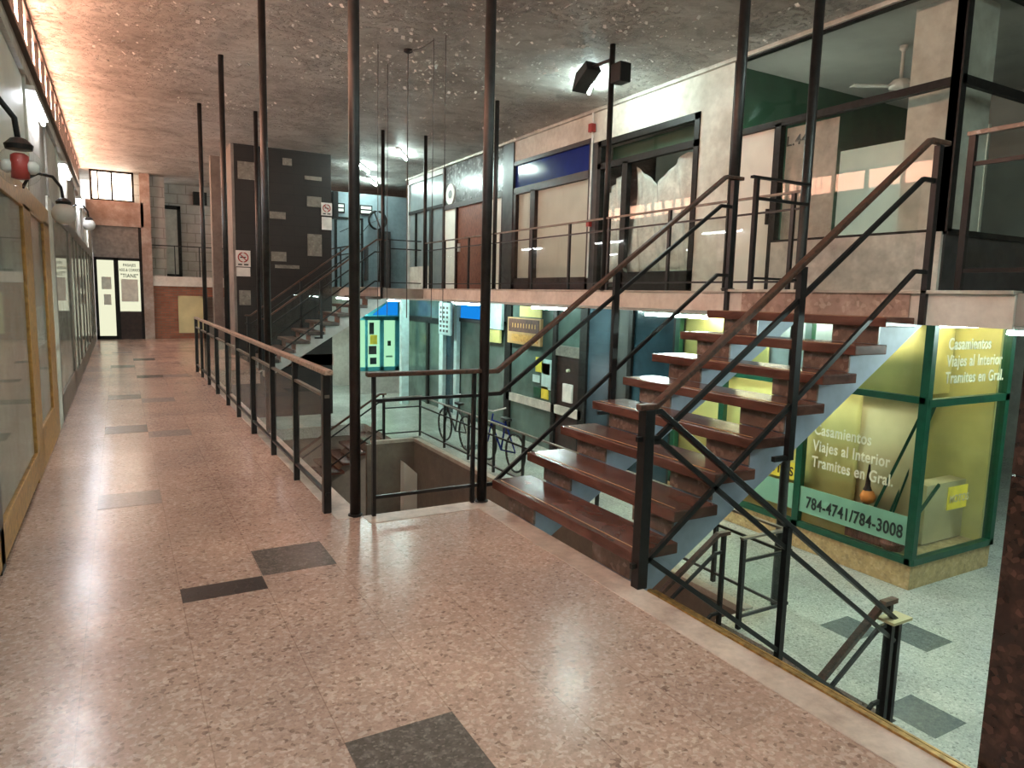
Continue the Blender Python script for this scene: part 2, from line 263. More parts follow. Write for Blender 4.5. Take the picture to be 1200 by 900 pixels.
# ------------------------------------------------------------------ geometry helpers
C = S.collection
class G:
    def __init__(s): s.v = []; s.f = []
    def add(s, vs, fs):
        o = len(s.v); s.v += [Vector(v) for v in vs]; s.f += [tuple(i+o for i in f) for f in fs]; return s
    def box(s, x0, x1, y0, y1, z0, z1):
        x0, x1 = sorted((x0, x1)); y0, y1 = sorted((y0, y1)); z0, z1 = sorted((z0, z1))
        return s.add([(x0,y0,z0),(x1,y0,z0),(x1,y1,z0),(x0,y1,z0),(x0,y0,z1),(x1,y0,z1),(x1,y1,z1),(x0,y1,z1)],
                     [(0,3,2,1),(4,5,6,7),(0,1,5,4),(1,2,6,5),(2,3,7,6),(3,0,4,7)])
    def bar(s, p, q, wd, ht, up=(0,0,1)):
        """rectangular bar from p to q, wd sideways, ht along up"""
        p = Vector(p); q = Vector(q); d = (q-p).normalized(); up = Vector(up)
        if abs(d.dot(up)) > 0.99: up = Vector((1,0,0))
        sd = d.cross(up).normalized(); u = sd.cross(d).normalized()
        vs = [b + sd*a*wd/2 + u*c*ht/2 for b in (p, q) for a, c in ((-1,-1),(1,-1),(1,1),(-1,1))]
        return s.add(vs, [(0,1,2,3),(7,6,5,4),(0,4,5,1),(1,5,6,2),(2,6,7,3),(3,7,4,0)])
    def path(s, pts, wd, ht):
        """mitred bar in a vertical plane through pts"""
        pts = [Vector(p) for p in pts]; n = len(pts); rings = []
        for i, p in enumerate(pts):
            a = (pts[i]-pts[i-1]).normalized() if i else (pts[1]-pts[0]).normalized()
            b = (pts[i+1]-pts[i]).normalized() if i < n-1 else a
            t = (a+b).normalized(); sd = t.cross(Vector((0,0,1))).normalized(); u = sd.cross(t).normalized()
            k = 1/max(0.5, t.dot(a))
            rings.append([p + sd*x*wd/2 + u*z*ht/2*k for x, z in ((-1,-1),(1,-1),(1,1),(-1,1))])
        vs = [v for r in rings for v in r]; fs = [(0,1,2,3), tuple(4*(n-1)+i for i in (3,2,1,0))]
        for i in range(n-1):
            for k in range(4): fs.append((4*i+k, 4*i+4+k, 4*i+4+(k+1)%4, 4*i+(k+1)%4))
        return s.add(vs, fs)
    def tube(s, pts, r, n=12):
        pts = [Vector(p) for p in pts]; rings = []; m = len(pts)
        if not isinstance(r, (list, tuple)): r = [r]*m
        ref = None
        for i, p in enumerate(pts):
            a = (pts[min(i+1, m-1)]-pts[max(i-1, 0)]).normalized()
            if ref is None: ref = Vector((0,0,1)) if abs(a.z) < 0.9 else Vector((1,0,0))
            x = a.cross(ref).normalized(); y = a.cross(x).normalized()
            rings.append([p + (x*math.cos(2*math.pi*k/n) + y*math.sin(2*math.pi*k/n))*r[i] for k in range(n)])
        fs = [tuple(range(n-1, -1, -1)), tuple((m-1)*n+k for k in range(n))]
        for i in range(m-1):
            for k in range(n): fs.append((i*n+k, i*n+(k+1)%n, (i+1)*n+(k+1)%n, (i+1)*n+k))
        return s.add([v for q in rings for v in q], fs)
    def lathe(s, c, prof, n=24):
        c = Vector(c); vs = []; fs = []
        for r, z in prof:
            for k in range(n):
                a = 2*math.pi*k/n; vs.append(c + Vector((r*math.cos(a), r*math.sin(a), z)))
        for i in range(len(prof)-1):
            for k in range(n): fs.append((i*n+k, i*n+(k+1)%n, (i+1)*n+(k+1)%n, (i+1)*n+k))
        fs.append(tuple(range(n-1, -1, -1))); fs.append(tuple((len(prof)-1)*n+k for k in range(n)))
        return s.add(vs, fs)
    def prism(s, poly, axis, a, b):
        """poly of 2D points in the plane across axis ('x': (y,z), 'y': (x,z), 'z': (x,y)), extruded a..b"""
        def P(p, t): return {'x': (t, p[0], p[1]), 'y': (p[0], t, p[1]), 'z': (p[0], p[1], t)}[axis]
        n = len(poly); vs = [P(p, a) for p in poly] + [P(p, b) for p in poly]
        fs = [tuple(range(n)), tuple(range(2*n-1, n-1, -1))] + [(i, i+n, (i+1) % n+n, (i+1) % n) for i in range(n)]
        return s.add(vs, fs)
    def build(s, name, m, parent=None, bev=0.0, smooth=False):
        o0 = wloc(parent) if parent else Vector((0,0,0))
        me = bpy.data.meshes.new(name)
        if parent is None and getattr(s, 'org', None): o0 = Vector(s.org)
        me.from_pydata([v-o0 for v in s.v], [], s.f); me.validate()
        bm = bmesh.new(); bm.from_mesh(me); bmesh.ops.recalc_face_normals(bm, faces=bm.faces); bm.to_mesh(me); bm.free()
        o = bpy.data.objects.new(name, me); C.objects.link(o); me.materials.append(M[m] if isinstance(m, str) else m)
        if parent: o.parent = parent
        elif getattr(s, 'org', None): o.location = o0
        if smooth:
            for p in me.polygons: p.use_smooth = len(p.vertices) == 4
        if bev:
            b = o.modifiers.new('bevel', 'BEVEL'); b.width = bev; b.segments = 2; b.limit_method = 'ANGLE'
        return o
def wloc(o):
    v = Vector((0,0,0))
    while o: v = v + o.location; o = o.parent
    return v
def thing(name, label, cat, loc=(0,0,0), group=None):
    o = bpy.data.objects.new(name, None); C.objects.link(o); o.location = loc; o.empty_display_size = 0.2
    o['label'] = label; o['category'] = cat
    if group: o['group'] = group
    return o
def tag(o, label, cat, group=None, kind=None):
    o['label'] = label; o['category'] = cat
    if group: o['group'] = group
    if kind: o['kind'] = kind
    return o
def struct(o, label, cat):
    o['kind'] = 'structure'; o['label'] = label; o['category'] = cat; return o
def B(*a): return G().box(*a)
def text(name, s, size, m, loc, face, parent, align='LEFT', ext=0.002, sx=1.0):
    cu = bpy.data.curves.new(name, 'FONT'); cu.body = s; cu.size = size; cu.extrude = ext; cu.align_x = align; cu.offset = size*0.017; cu.space_character = 1.08
    t = bpy.data.objects.new(name, cu); C.objects.link(t)
    dg = bpy.context.evaluated_depsgraph_get(); me = bpy.data.meshes.new_from_object(t.evaluated_get(dg))
    C.objects.unlink(t); bpy.data.objects.remove(t)
    Rm = {'-x': Matrix(((0,0,-1),(-1,0,0),(0,1,0))), '-y': Matrix(((1,0,0),(0,0,-1),(0,1,0)))}[face]
    o0 = wloc(parent)
    me.transform(Matrix.Translation(Vector(loc)-o0) @ Rm.to_4x4() @ Matrix.Diagonal((sx, 1, 1, 1)))
    me.materials.clear(); me.materials.append(M[m]); o = bpy.data.objects.new(name, me); C.objects.link(o); o.parent = parent
    return o

ZC = 4.8      # ceiling
ZU = 1.65     # upper walkway
ZL = -1.5     # lower floor
YE = 23.6     # end wall

# ================================================================== STRUCTURE
fl = G().box(-0.9, 1.42, -6.0, 25, -0.28, 0).box(1.42, 2.23, -6.0, 4.42, -0.28, 0).box(1.42, 2.35, 14.25, 25, -0.28, 0).box(2.35, 4.6, 17.3, 25, -0.28, 0)
floor = struct(fl.build('floor', 'floor'), 'polished pink terrazzo floor of the walkway', 'floor')
def inlay(parent, x0, y0, x1, y1, m, z):
    return B(x0, x1, y0, y1, z, z+0.0015).build('inlay_tile', m, parent)
for a in [(0.215,3.65,0.62,3.83,'tile_black'), (0.625,3.83,1.03,4.235,'tile_grey'), (0.62,1.82,1.025,2.22,'tile_grey'),
          (-0.19,5.5,0.215,5.88,'tile_mid'), (-0.19,8.35,0.215,8.8,'tile_black'), (0.215,8.0,0.62,8.35,'tile_mid'),
          (-0.19,10.9,0.215,11.35,'tile_grey'), (0.215,10.5,0.62,10.9,'tile_mid'), (0.215,13.4,0.62,13.8,'tile_black'), (0.62,13.4,1.02,13.8,'tile_mid'),
          (-0.19,15.2,0.215,15.7,'tile_grey'), (0.215,16.6,0.62,17.1,'tile_black'), (-0.19,18.5,0.215,19.0,'tile_mid')]:
    inlay(floor, *a, 0.0)
k = G().box(2.23, 2.40, -6.0, 4.42, -0.28, 0.004)
struct(k.build('trim_1', 'curb', bev=0.004), 'pale worn stone edge of the walkway beside the staircase', 'edge trim')
k = G().box(1.42, 2.40, 4.42, 4.60, -0.28, 0.004)
struct(k.build('trim_2', 'curb', bev=0.004), 'pale stone edge under the short landing railing', 'edge trim')
k = G().box(1.24, 1.42, 4.60, 14.25, -0.282, 0.0035)
struct(k.build('trim_3', 'curb', bev=0.004), 'pale stone edge along the long left railing', 'edge trim')
k = G().box(2.40, 2.425, -1.0, 2.74, -0.04, 0.012).box(2.448, 2.46, -1.0, 2.74, -0.05, 0.0)
tag(k.build('brass_channel', 'brass'), 'thin brass channel along the stone floor edge near the granite pillar', 'metal trim')

# lower floor with the stairwell opening
fl = G().box(5.42, 16, -6.0, 26, ZL-0.25, ZL).box(-0.6, 5.42, -6.0, 2.78, ZL-0.25, ZL).box(4.9, 5.42, 2.78, 4.6, ZL-0.25, ZL) \
       .box(-0.6, 5.42, 15.7, 26, ZL-0.25, ZL).box(4.9, 5.42, 13.72, 15.7, ZL-0.25, ZL)
lowf = struct(fl.build('floor_lower', 'floor_low'), 'grey green terrazzo floor of the lower level', 'floor')
for a in [(4.94,2.52,5.34,2.94), (6.14,3.28,6.55,3.70), (5.72,3.70,6.14,4.06), (8.2,2.9,8.6,3.3), (6.3,9.0,6.7,9.4), (5.9,12.2,6.3,12.6)]:
    inlay(lowf, *a, 'tile_low', ZL)
rm = G().box(5.30, 5.42, 4.6, 13.72, ZL-0.05, ZL+0.02).box(4.4, 5.42, 13.6, 13.72, ZL-0.05, ZL+0.02)
struct(rm.build('trim_4', 'rim', bev=0.004), 'pale stone rim around the lower stairwell opening', 'edge trim')
hw = G().box(5.32, 5.45, 4.6, 13.72, -4.6, ZL-0.05).box(5.32, 5.45, 2.6, 4.6, -4.6, ZL-0.26).box(4.3, 5.42, 13.62, 13.719, -4.6, ZL-0.05).box(-0.6, 5.45, 15.7, 15.85, -4.6, ZL-0.26).box(-0.6, 5.45, 2.6, 2.78, -4.6, ZL-0.26).box(-0.7, -0.55, 2.6, 15.8, -4.6, -0.3)
struct(hw.build('wall_basement', 'conc'), 'brown grey rendered walls of the basement stairwell', 'wall')
struct(B(-0.7, 5.45, 2.6, 15.8, -4.7, -4.6).build('floor_basement', 'conc'), 'dim basement floor', 'floor')
struct(G().prism([(5.02,-4.6),(5.31,-4.6),(5.31,-2.2),(5.02,-1.93)],'y',13.4,13.61).build('trim_5', 'whiteclean'), 'pale basement column inside the stairwell opening', 'column')

# upper walkway slab
sl = G().box(5.72, 7.4, 4.57, 25, 1.44, ZU-0.01).box(4.79, 16, -6.0, 4.57, 1.44, ZU-0.01).box(4.79, 7.4, 14.1, 25, 1.44, ZU-0.01).box(7.4, 16, 4.2, 25, 1.44, ZU-0.01)
struct(sl.build('floor_upper', 'slab'), 'upper walkway slab in front of the right-hand shops', 'floor')
fa = G().box(5.70, 5.735, 4.57, 14.1, 1.42, ZU-0.02).box(4.77, 4.805, 2.25, 2.9, 1.42, ZU-0.02).box(4.77, 4.805, 14.1, 14.35, 1.42, ZU-0.02).box(4.77, 4.805, 15.7, 25, 1.42, ZU-0.02).box(4.77, 4.805, 4.4, 4.57, 1.42, ZU-0.02)
struct(fa.build('trim_6', 'fascia'), 'cream stone fascia along the upper walkway edge', 'fascia')
fa = G().box(4.76, 4.805, 2.9, 4.4, 1.42, ZU-0.02)
struct(fa.build('trim_7', 'marble_lt'), 'mottled pink marble riser at the top of the near staircase', 'fascia')
fa = G().box(5.68, 5.78, 4.57, 14.1, ZU-0.02, ZU+0.005).box(4.74, 4.85, 2.25, 4.57, ZU-0.02, ZU+0.005).box(4.74, 4.85, 14.1, 25, ZU-0.02, ZU+0.005)
struct(fa.build('trim_8', 'sill', bev=0.004), 'thin worn nosing on top of the upper walkway edge', 'edge trim')
struct(B(4.8, 7.4, -2.0, 24.5, 1.425, 1.438).build('ceiling_lower', 'soffit'), 'painted soffit below the upper walkway', 'ceiling')

# main ceiling with relief, and its peeling flakes
struct(B(-1.0, 16, -6.0, 26, ZC, ZC+0.2).build('ceiling', 'ceiling'), 'grey ceiling of peeling stained plaster', 'ceiling')
fk = G(); rnd = random.Random(3)
cents = [(rnd.uniform(0.2, 7.0), rnd.uniform(2.5, 14), rnd.uniform(0.3, 0.9)) for _ in range(34)] + [(rnd.uniform(2.5, 5.5), rnd.uniform(5, 13), 0.7) for _ in range(26)] + [(4.9+rnd.uniform(0,1.8), 3.6+rnd.uniform(0,2.2), 0.45) for _ in range(12)]
for cx, cy, rr_ in cents:
    for _ in range(rnd.randint(22, 60)):
        x = min(7.3, max(-0.7, rnd.gauss(cx, rr_))); y = rnd.gauss(cy, rr_*0.6); s_ = rnd.choice((0.007, 0.010, 0.014, 0.019, 0.028))*rnd.uniform(.7, 1.2); a = rnd.uniform(0, 6.28)
        dx, dy = math.cos(a)*s_, math.sin(a)*s_; dr = rnd.uniform(0.3, 1.4)*s_
        z = ZC+0.002
        vs = [(x-dx,y-dy,z),(x+dy,y-dx,z),(x+dx*1.2,y+dy*1.2,z-dr),(x-dy,y+dx,z-dr*0.8),(x-dx,y-dy,z+.004),(x+dy,y-dx,z+.004),(x+dx*1.2,y+dy*1.2,z-dr+.004),(x-dy,y+dx,z-dr*0.8+.004)]
        fk.add(vs, [(0,1,2,3),(7,6,5,4),(0,4,5,1),(1,5,6,2),(2,6,7,3),(3,7,4,0)])
tag(fk.build('peeling_paint', 'flake'), 'white curled paint flakes hanging from the grey ceiling', 'paint flakes', kind='stuff')

# left wall: solid band, clerestory, end wall
struct(G().box(-0.95, -0.72, -6.0, 25, -0.28, 3.5).box(-0.95, -0.88, -6.0, 25, 3.5, ZC).build('wall_left', 'leftup'), 'left wall behind the row of shopfronts', 'wall')
struct(G().box(-0.6, 1.3, YE+0.2, YE+0.4, 0, ZC).box(1.3, 16, 25.2, 25.4, -1.5, ZC).build('wall_back', 'blockwall'), 'pale painted block wall at the far end', 'wall')
struct(B(-0.95, 16, -6.2, -6.0, -1.6, ZC).build('wall_front', 'greywall'), 'plain grey wall behind the camera', 'wall')
struct(B(15.8, 16, -6.0, 25.4, -1.5, ZC).build('wall_right', 'greywall'), 'grey wall far to the right', 'wall')
struct(G().box(-0.95, -0.75, -6.0, 2.6, ZL-0.2, -0.28).box(-0.6, 2.0, 15.8, 16.0, ZL, -0.28).box(2.3, 2.38, -6.0, 2.78, ZL, -0.28).build('wall_under', 'conc'), 'rendered wall under the walkway', 'wall')

# ================================================================== POLES
PG = 'black steel poles from floor to ceiling'
def pole(x, y, z0, z1, r, label, plate=True):
    t = thing('steel_pole', label, 'pole', (x, y, z0))
    G().tube([(x, y, z0), (x, y, z1)], r, 18).build('shaft', 'pole', t, smooth=True)
    if plate: G().lathe((x, y, z0), [(r*1.35, 0), (r*1.35, 0.012), (r*1.05, 0.016)], 18).build('foot', 'pole', t)
    return t
pole(1.38, 4.64, 0, ZC, 0.037, 'thick black pole at the near end of the long left railing')
pole(1.38, 7.84, 0, ZC, 0.037, 'black pole rising behind the middle of the left railing')
pole(1.38, 11.04, 0, ZC, 0.037, 'black pole with an old worn shaft left of the dark tower')
pole(1.38, 14.05, 0, ZC, 0.037, 'leftmost black pole, by the far end of the left railing')
pole(2.33, 4.57, 0, ZC, 0.037, 'thick black pole at the foot of the near staircase')
pole(2.33, 14.05, 0, ZC, 0.037, 'black pole in front of the dark tower at the far stair foot')
pole(4.79, 4.60, ZU, ZC, 0.045, 'black pole at the top of the near staircase, beside the white pier')
pole(5.70, 4.57, ZL, ZC, 0.045, 'tall black column rising from the lower floor past the corner shop window', False)
sp = pole(5.70, 7.70, ZU, ZC, 0.037, 'black pole carrying two floodlights')
pole(5.70, 10.88, ZU, ZC, 0.037, 'black pole just behind the thick stair-foot pole, on the upper walkway')
pole(5.70, 14.05, ZU, ZC, 0.037, 'black pole on the far corner of the upper walkway, right of the wires')
pole(4.79, 14.10, ZU, ZC, 0.037, 'black pole at the top of the far staircase')
# floodlights on their pole
t = thing('floodlight', 'black floodlight tilted down on the left of its pole', 'floodlight', (5.70, 7.78, 4.45))
G().add([(5.62,8.18,4.72),(5.62,8.42,4.62),(5.82,8.42,4.62),(5.82,8.18,4.72),(5.60,8.12,4.60),(5.60,8.48,4.38),(5.84,8.48,4.38),(5.84,8.12,4.60)],
        [(0,1,2,3),(7,6,5,4),(0,4,5,1),(1,5,6,2),(2,6,7,3),(3,7,4,0)]).build('lamp_body', 'black', t, bev=0.01)
G().tube([(5.70,7.74,4.62),(5.72,8.0,4.64),(5.72,8.2,4.65)], 0.022, 10).build('bracket', 'black', t)
t = thing('floodlight', 'black box floodlight on the right of its pole', 'floodlight', (5.70, 7.62, 4.3))
G().box(5.62,5.80,7.42,7.62,4.28,4.52).build('lamp_body', 'black', t, bev=0.015)
G().tube([(5.70,7.68,4.42),(5.70,7.6,4.42)], 0.02, 10).build('bracket', 'black', t)

# ================================================================== RAILINGS
def glass_pane(pts, t, ax='y', th=0.008):
    """pts: polygon in the vertical plane; ax: normal axis; first number is the plane position"""
    pos, poly = pts
    return G().prism(poly, ax, pos-th/2, pos+th/2).build('glass_panel', 'glass', t)
# long left railing
t = thing('railing', 'long black railing with glass and worn pale wooden handrail, along the left walkway', 'railing', (1.22, 4.8, 0))
G().bar((1.22, 4.70, 1.0), (1.22, 14.2, 1.0), 0.06, 0.035).build('handrail', 'wood_pale', t, bev=0.006)
G().bar((1.22, 4.75, 0.83), (1.22, 14.15, 0.83), 0.03, 0.02).build('upper_bar', 'brownal', t)
G().bar((1.22, 4.75, 0.14), (1.22, 14.15, 0.14), 0.03, 0.02).build('lower_bar', 'black', t)
ys = [4.79, 5.75, 6.73, 7.84, 8.94, 9.9, 11.04, 12.15, 13.2, 14.12]
for i, y in enumerate(ys):
    h = 0.026 if i % 3 == 0 else 0.019
    wy = 0.028 if i % 3 == 0 else 0.018
    B(1.22-0.014-h/2, 1.22+0.014+h/2, y-wy, y+wy, 0, 0.985).build('post', 'black', t, bev=0.002)
for a, b in zip(ys[:-1], ys[1:]):
    glass_pane((1.22, [(a+0.04, 0.16), (b-0.04, 0.16), (b-0.04, 0.82), (a+0.04, 0.82)]), t, 'x')
# short landing railing
t = thing('railing', 'short black railing with brown wooden handrail, joining two thick poles', 'railing', (1.49, 4.57, 0))
G().bar((1.44, 4.57, 0.995), (2.30, 4.57, 0.995), 0.06, 0.03).build('handrail', 'wood', t, bev=0.006)
G().bar((1.49, 4.57, 0.815), (2.30, 4.57, 0.815), 0.022, 0.022).build('upper_bar', 'black', t)
G().bar((1.49, 4.57, 0.135), (2.30, 4.57, 0.135), 0.022, 0.022).build('lower_bar', 'black', t)
for x in (1.49, 2.25): B(x-0.012, x+0.012, 4.555, 4.585, 0, 0.985).build('post', 'black', t)
glass_pane((4.57, [(1.52, 0.16), (2.23, 0.16), (2.23, 0.8), (1.52, 0.8)]), t, 'y')

# ================================================================== STAIRS
def staircase(y0, y1, label, slab_m, xs=2.40, tm='tread'):
    t = thing('staircase', label, 'staircase', (xs, (y0+y1)/2, 0))
    n = 8; rise = ZU/9; run = (4.77-xs)/8
    sw0, sw1 = y0+0.12, y1-0.14
    lo = lambda x: 0.63*x - 1.76
    beams = ((y0+0.09, y0+0.44), (y1-0.50, y1-0.15))
    # two sawtooth concrete beams carry the treads
    for a, b in beams:
        top = []
        for i in range(n):
            xa = xs + run*i + 0.06; xb = xs + run*(i+1) + 0.06
            top += [(xa, rise*(i+1)-0.066), (min(xb, 4.775), rise*(i+1)-0.066)]
        poly = [(xs+0.06, -0.02)] + top + [(4.775, 1.415), (5.03, 1.415), (xs+0.12, lo(xs+0.12)), (xs+0.06, lo(xs+0.12))]
        G().prism(poly, 'y', a, b).build('stair_beam', slab_m, t)
        for i in range(n):
            xa = xs + run*i + 0.06
            B(xa-0.015, xa, a-0.004, b+0.004, rise*i if i else -0.02, rise*(i+1)-0.066).build('riser_block', 'marble', t)
    for i in range(n):
        x0 = xs + run*i - 0.02; z = rise*(i+1)
        tr = B(x0, x0+0.335, y0, y1, z-0.065, z).build('tread', tm, t, bev=0.006)
        G().box(x0+0.045, x0+0.052, y0+0.05, y1-0.05, z, z+0.002).build('nosing_inlay', 'nosing', tr)
    return t
Y0, Y1 = 2.86, 4.50
staircase(Y0, Y1, 'near flight of reddish brown wooden treads on a pale blue concrete slab', 'blue')
FY0, FY1 = 14.2, 15.75
fs = staircase(FY0, FY1, 'far flight of grey treads on a white concrete slab, in front of the dark tower', 'whiteconc', tm='greytread')
def stair_rail(y, label, side_posts=(2.36,), mirror=False, top='wood', cap=True):
    t = thing('railing', label, 'railing', (2.39, y, 0))
    s_ = 0.722
    G().path([(2.33, y, 0.99), (2.44, y, 0.99), (4.66, y, 0.99+s_*2.26), (4.86, y, 0.99+s_*2.26)], 0.048, 0.032).build('handrail', top, t, bev=0.006)
    G().path([(2.33, y, 0.82), (2.47, y, 0.82), (4.62, y, 0.82+s_*2.15), (4.80, y, 0.82+s_*2.15)], 0.022, 0.028).build('upper_bar', 'black', t)
    G().path([(2.33, y, 0.13), (2.42, y, 0.13), (4.62, y, 0.13+s_*2.28), (4.80, y, 0.13+s_*2.28)], 0.022, 0.028).build('lower_bar', 'black', t)
    G().box(3.49, 3.54, y-0.018, y+0.018, 0.60, 1.76).box(3.38, 3.54, y-0.014, y+0.014, 0.60, 0.63).build('post', 'black', t)
    B(4.74, 4.785, y-0.02, y+0.02, 1.42, 2.60).build('post', 'black', t)
    f = lambda x, z: z+s_*(x-2.44)
    for a, b in ((2.46, 3.48), (3.56, 4.60)):
        G().prism([(a, f(a, 0.17)), (b, f(b, 0.17)), (b, f(b, 0.79)), (a, f(a, 0.79))], 'y', y-0.004, y+0.004).build('glass_panel', 'glass', t)
    return t
nr = stair_rail(2.80, 'near stair railing with reddish wooden handrail, closest to the granite pillar')
B(2.36, 2.425, 2.77, 2.832, 0, 0.975).build('newel', 'black', nr, bev=0.003)
stair_rail(4.57, 'stair railing on the far side of the near staircase, starting at the thick pole')
# descending guard below the near stair
t = thing('railing', 'black metal guard with glass slanting down from the newel to the lower floor', 'railing', (4.79, 2.80, ZL))
G().path([(2.42, 2.80, 0.965), (2.47, 2.80, 0.965), (4.80, 2.80, -0.70)], 0.045, 0.03).build('handrail', 'black', t, bev=0.004)
G().path([(2.42, 2.80, 0.80), (2.49, 2.80, 0.80), (4.80, 2.80, -0.86)], 0.022, 0.028).build('upper_bar', 'black', t)
G().path([(2.42, 2.80, 0.15), (2.45, 2.80, 0.15), (4.76, 2.80, -1.50)], 0.022, 0.028).build('lower_bar', 'black', t)
B(3.54, 3.58, 2.78, 2.82, -0.70, 0.17).build('post', 'black', t)
for x in (4.745, 4.83): B(x-0.018, x+0.018, 2.78, 2.82, ZL, -0.70).build('post', 'black', t)
B(4.68, 4.90, 2.74, 2.87, -0.70, -0.68).build('cap', 'kcream', t)
f = lambda x, z: z-0.714*(x-2.47)
for a, b in ((2.5, 3.5), (3.62, 4.70)):
    G().prism([(a, f(a, 0.19)), (b, f(b, 0.19)), (b, f(b, 0.78)), (a, f(a, 0.78))], 'y', 2.796, 2.804).build('glass_panel', 'glass', t)
# far staircase rails
for y, lb in ((14.1, 'railing on the near side of the far staircase with dark handrail'), (15.85, 'railing on the back side of the far staircase, against the dark tower')):
    r_ = stair_rail(y, lb)
    B(2.365, 2.42, y-0.02, y+0.02, 0, 0.975).build('newel', 'black', r_)
# basement flights (lower level, running down under the walkway)
def basement_flight(y0, y1, label, n=8):
    t = thing('staircase', label, 'staircase', (4.85, (y0+y1)/2, ZL))
    for i in range(n):
        x1 = 4.88 - 0.29*i; z = ZL - 0.18*(i+1)
        B(x1-0.32, x1, y0, y1, z-0.05, z).build('tread', 'tread', t)
    G().prism([(4.9, ZL-0.3), (4.9, ZL-0.12), (2.4, ZL-1.70), (2.4, ZL-1.88)], 'y', y0+0.25, y1-0.25).build('stair_slab', 'conc', t)
    return t
basement_flight(2.95, 4.45, 'stairs going down to the basement beneath the near flight')
basement_flight(14.25, 15.65, 'dark stairs going down to the basement in the far stairwell')
def basement_rail(y, label, x1=4.84, cap=True):
    t = thing('railing', label, 'railing', (x1, y, ZL))
    G().path([(x1+0.06, y, ZL+0.9), (x1-0.08, y, ZL+0.9), (x1-2.0, y, ZL+0.9-1.27)], 0.05, 0.035).build('handrail', 'wood', t)
    G().path([(x1, y, ZL+0.72), (x1-0.1, y, ZL+0.72), (x1-2.0, y, ZL+0.72-1.25)], 0.022, 0.028).build('middle_bar', 'black', t)
    G().path([(x1, y, ZL+0.12), (x1-0.1, y, ZL+0.12), (x1-2.0, y, ZL+0.12-1.25)], 0.022, 0.028).build('lower_bar', 'black', t)
    B(x1-0.018, x1+0.018, y-0.018, y+0.018, ZL, ZL+0.89).build('post', 'black', t)
    return t
basement_rail(2.88, 'handrail of the basement stairs beneath the slanting guard')
basement_rail(4.50, 'handrail of the basement stairs with a pale end, behind the slanting guard')
basement_rail(14.2, 'handrail going down in the far stairwell')
# lower guard rail around opening
t = thing('railing', 'black glass guard rail on the lower floor around the stairwell opening', 'railing', (5.5, 4.34, ZL))
G().bar((4.92, 4.36, ZL+0.88), (5.62, 4.36, ZL+0.88), 0.045, 0.02).bar((5.52, 4.36, ZL+0.88), (5.52, 13.8, ZL+0.88), 0.045, 0.02).bar((5.52, 13.8, ZL+0.88), (4.7, 13.8, ZL+0.88), 0.045, 0.02).build('handrail', 'brownal', t)
G().bar((4.95, 4.36, ZL+0.66), (5.62, 4.36, ZL+0.66), 0.02, 0.028).bar((5.52, 4.36, ZL+0.66), (5.52, 13.8, ZL+0.66), 0.02, 0.028).bar((5.52, 13.8, ZL+0.66), (4.7, 13.8, ZL+0.66), 0.02, 0.028).build('upper_bar', 'black', t)
G().bar((4.95, 4.36, ZL+0.12), (5.62, 4.36, ZL+0.12), 0.02, 0.03).bar((5.52, 4.36, ZL+0.12), (5.52, 13.8, ZL+0.12), 0.02, 0.028).bar((5.52, 13.8, ZL+0.12), (4.7, 13.8, ZL+0.12), 0.02, 0.028).build('lower_bar', 'greypil', t)
py_ = [5.25, 6.3, 7.4, 8.4, 9.4, 10.4, 11.4, 12.5, 13.8]
for y in py_: B(5.50, 5.54, y-0.02, y+0.02, ZL+0.02, ZL+0.87).build('post', 'black', t)
B(4.93, 4.97, 4.34, 4.38, ZL, ZL+0.87).build('post', 'black', t)
B(4.70, 4.74, 13.78, 13.82, ZL, ZL+0.87).build('post', 'black', t)
for a, b in zip([4.45]+py_[:-1], py_): glass_pane((5.52, [(a+.04, ZL+.15), (b-.04, ZL+.15), (b-.04, ZL+.64), (a+.04, ZL+.64)]), t, 'x')
glass_pane((4.36, [(5.0, ZL+.15), (5.55, ZL+.15), (5.55, ZL+.64), (5.0, ZL+.64)]), t, 'y')

# upper walkway railings
t = thing('railing', 'black glass railing along the upper walkway in front of the shops', 'railing', (5.7, 9.0, ZU))
G().bar((5.70, 4.6, 2.60), (5.70, 14.0, 2.60), 0.04, 0.022).build('handrail', 'brownal', t)
G().bar((5.70, 4.6, 2.44), (5.70, 14.0, 2.44), 0.02, 0.02).build('upper_bar', 'black', t)
G().bar((5.70, 4.6, 1.75), (5.70, 14.0, 1.75), 0.02, 0.02).build('lower_bar', 'black', t)
uy = [4.7, 6.44, 7.62, 8.55, 9.6, 10.65, 11.9, 13.0, 13.95]
for y in uy: B(5.685, 5.715, y-0.02, y+0.02, ZU, 2.60).build('post', 'black', t)
for a, b in zip(uy[:-1], uy[1:]): glass_pane((5.70, [(a+.04, 1.77), (b-.04, 1.77), (b-.04, 2.42), (a+.04, 2.42)]), t, 'x')
def xrail(y, label):
    t = thing('railing', label, 'railing', (5.2, y, ZU))
    G().bar((4.90, y, 2.64), (5.66, y, 2.64), 0.04, 0.022).build('handrail', 'black', t)
    G().bar((4.96, y, 2.46), (5.66, y, 2.46), 0.02, 0.026).build('upper_bar', 'black', t)
    G().bar((4.96, y, 1.76), (5.66, y, 1.76), 0.02, 0.02).build('lower_bar', 'black', t)
    B(4.945, 4.98, y-0.02, y+0.02, ZU, 2.63).build('post', 'black', t)
    glass_pane((y, [(5.0, 1.78), (5.64, 1.78), (5.64, 2.44), (5.0, 2.44)]), t, 'y')
xrail(4.50, 'short black railing on the upper landing between two poles')
xrail(14.16, 'short black railing on the far upper landing')
t = thing('railing', 'black railing on the slab edge right of the near staircase', 'railing', (4.8, 2.2, ZU))
G().bar((4.77, 2.62, 2.64), (4.77, 0.5, 2.64), 0.05, 0.025).build('handrail', 'marble', t)
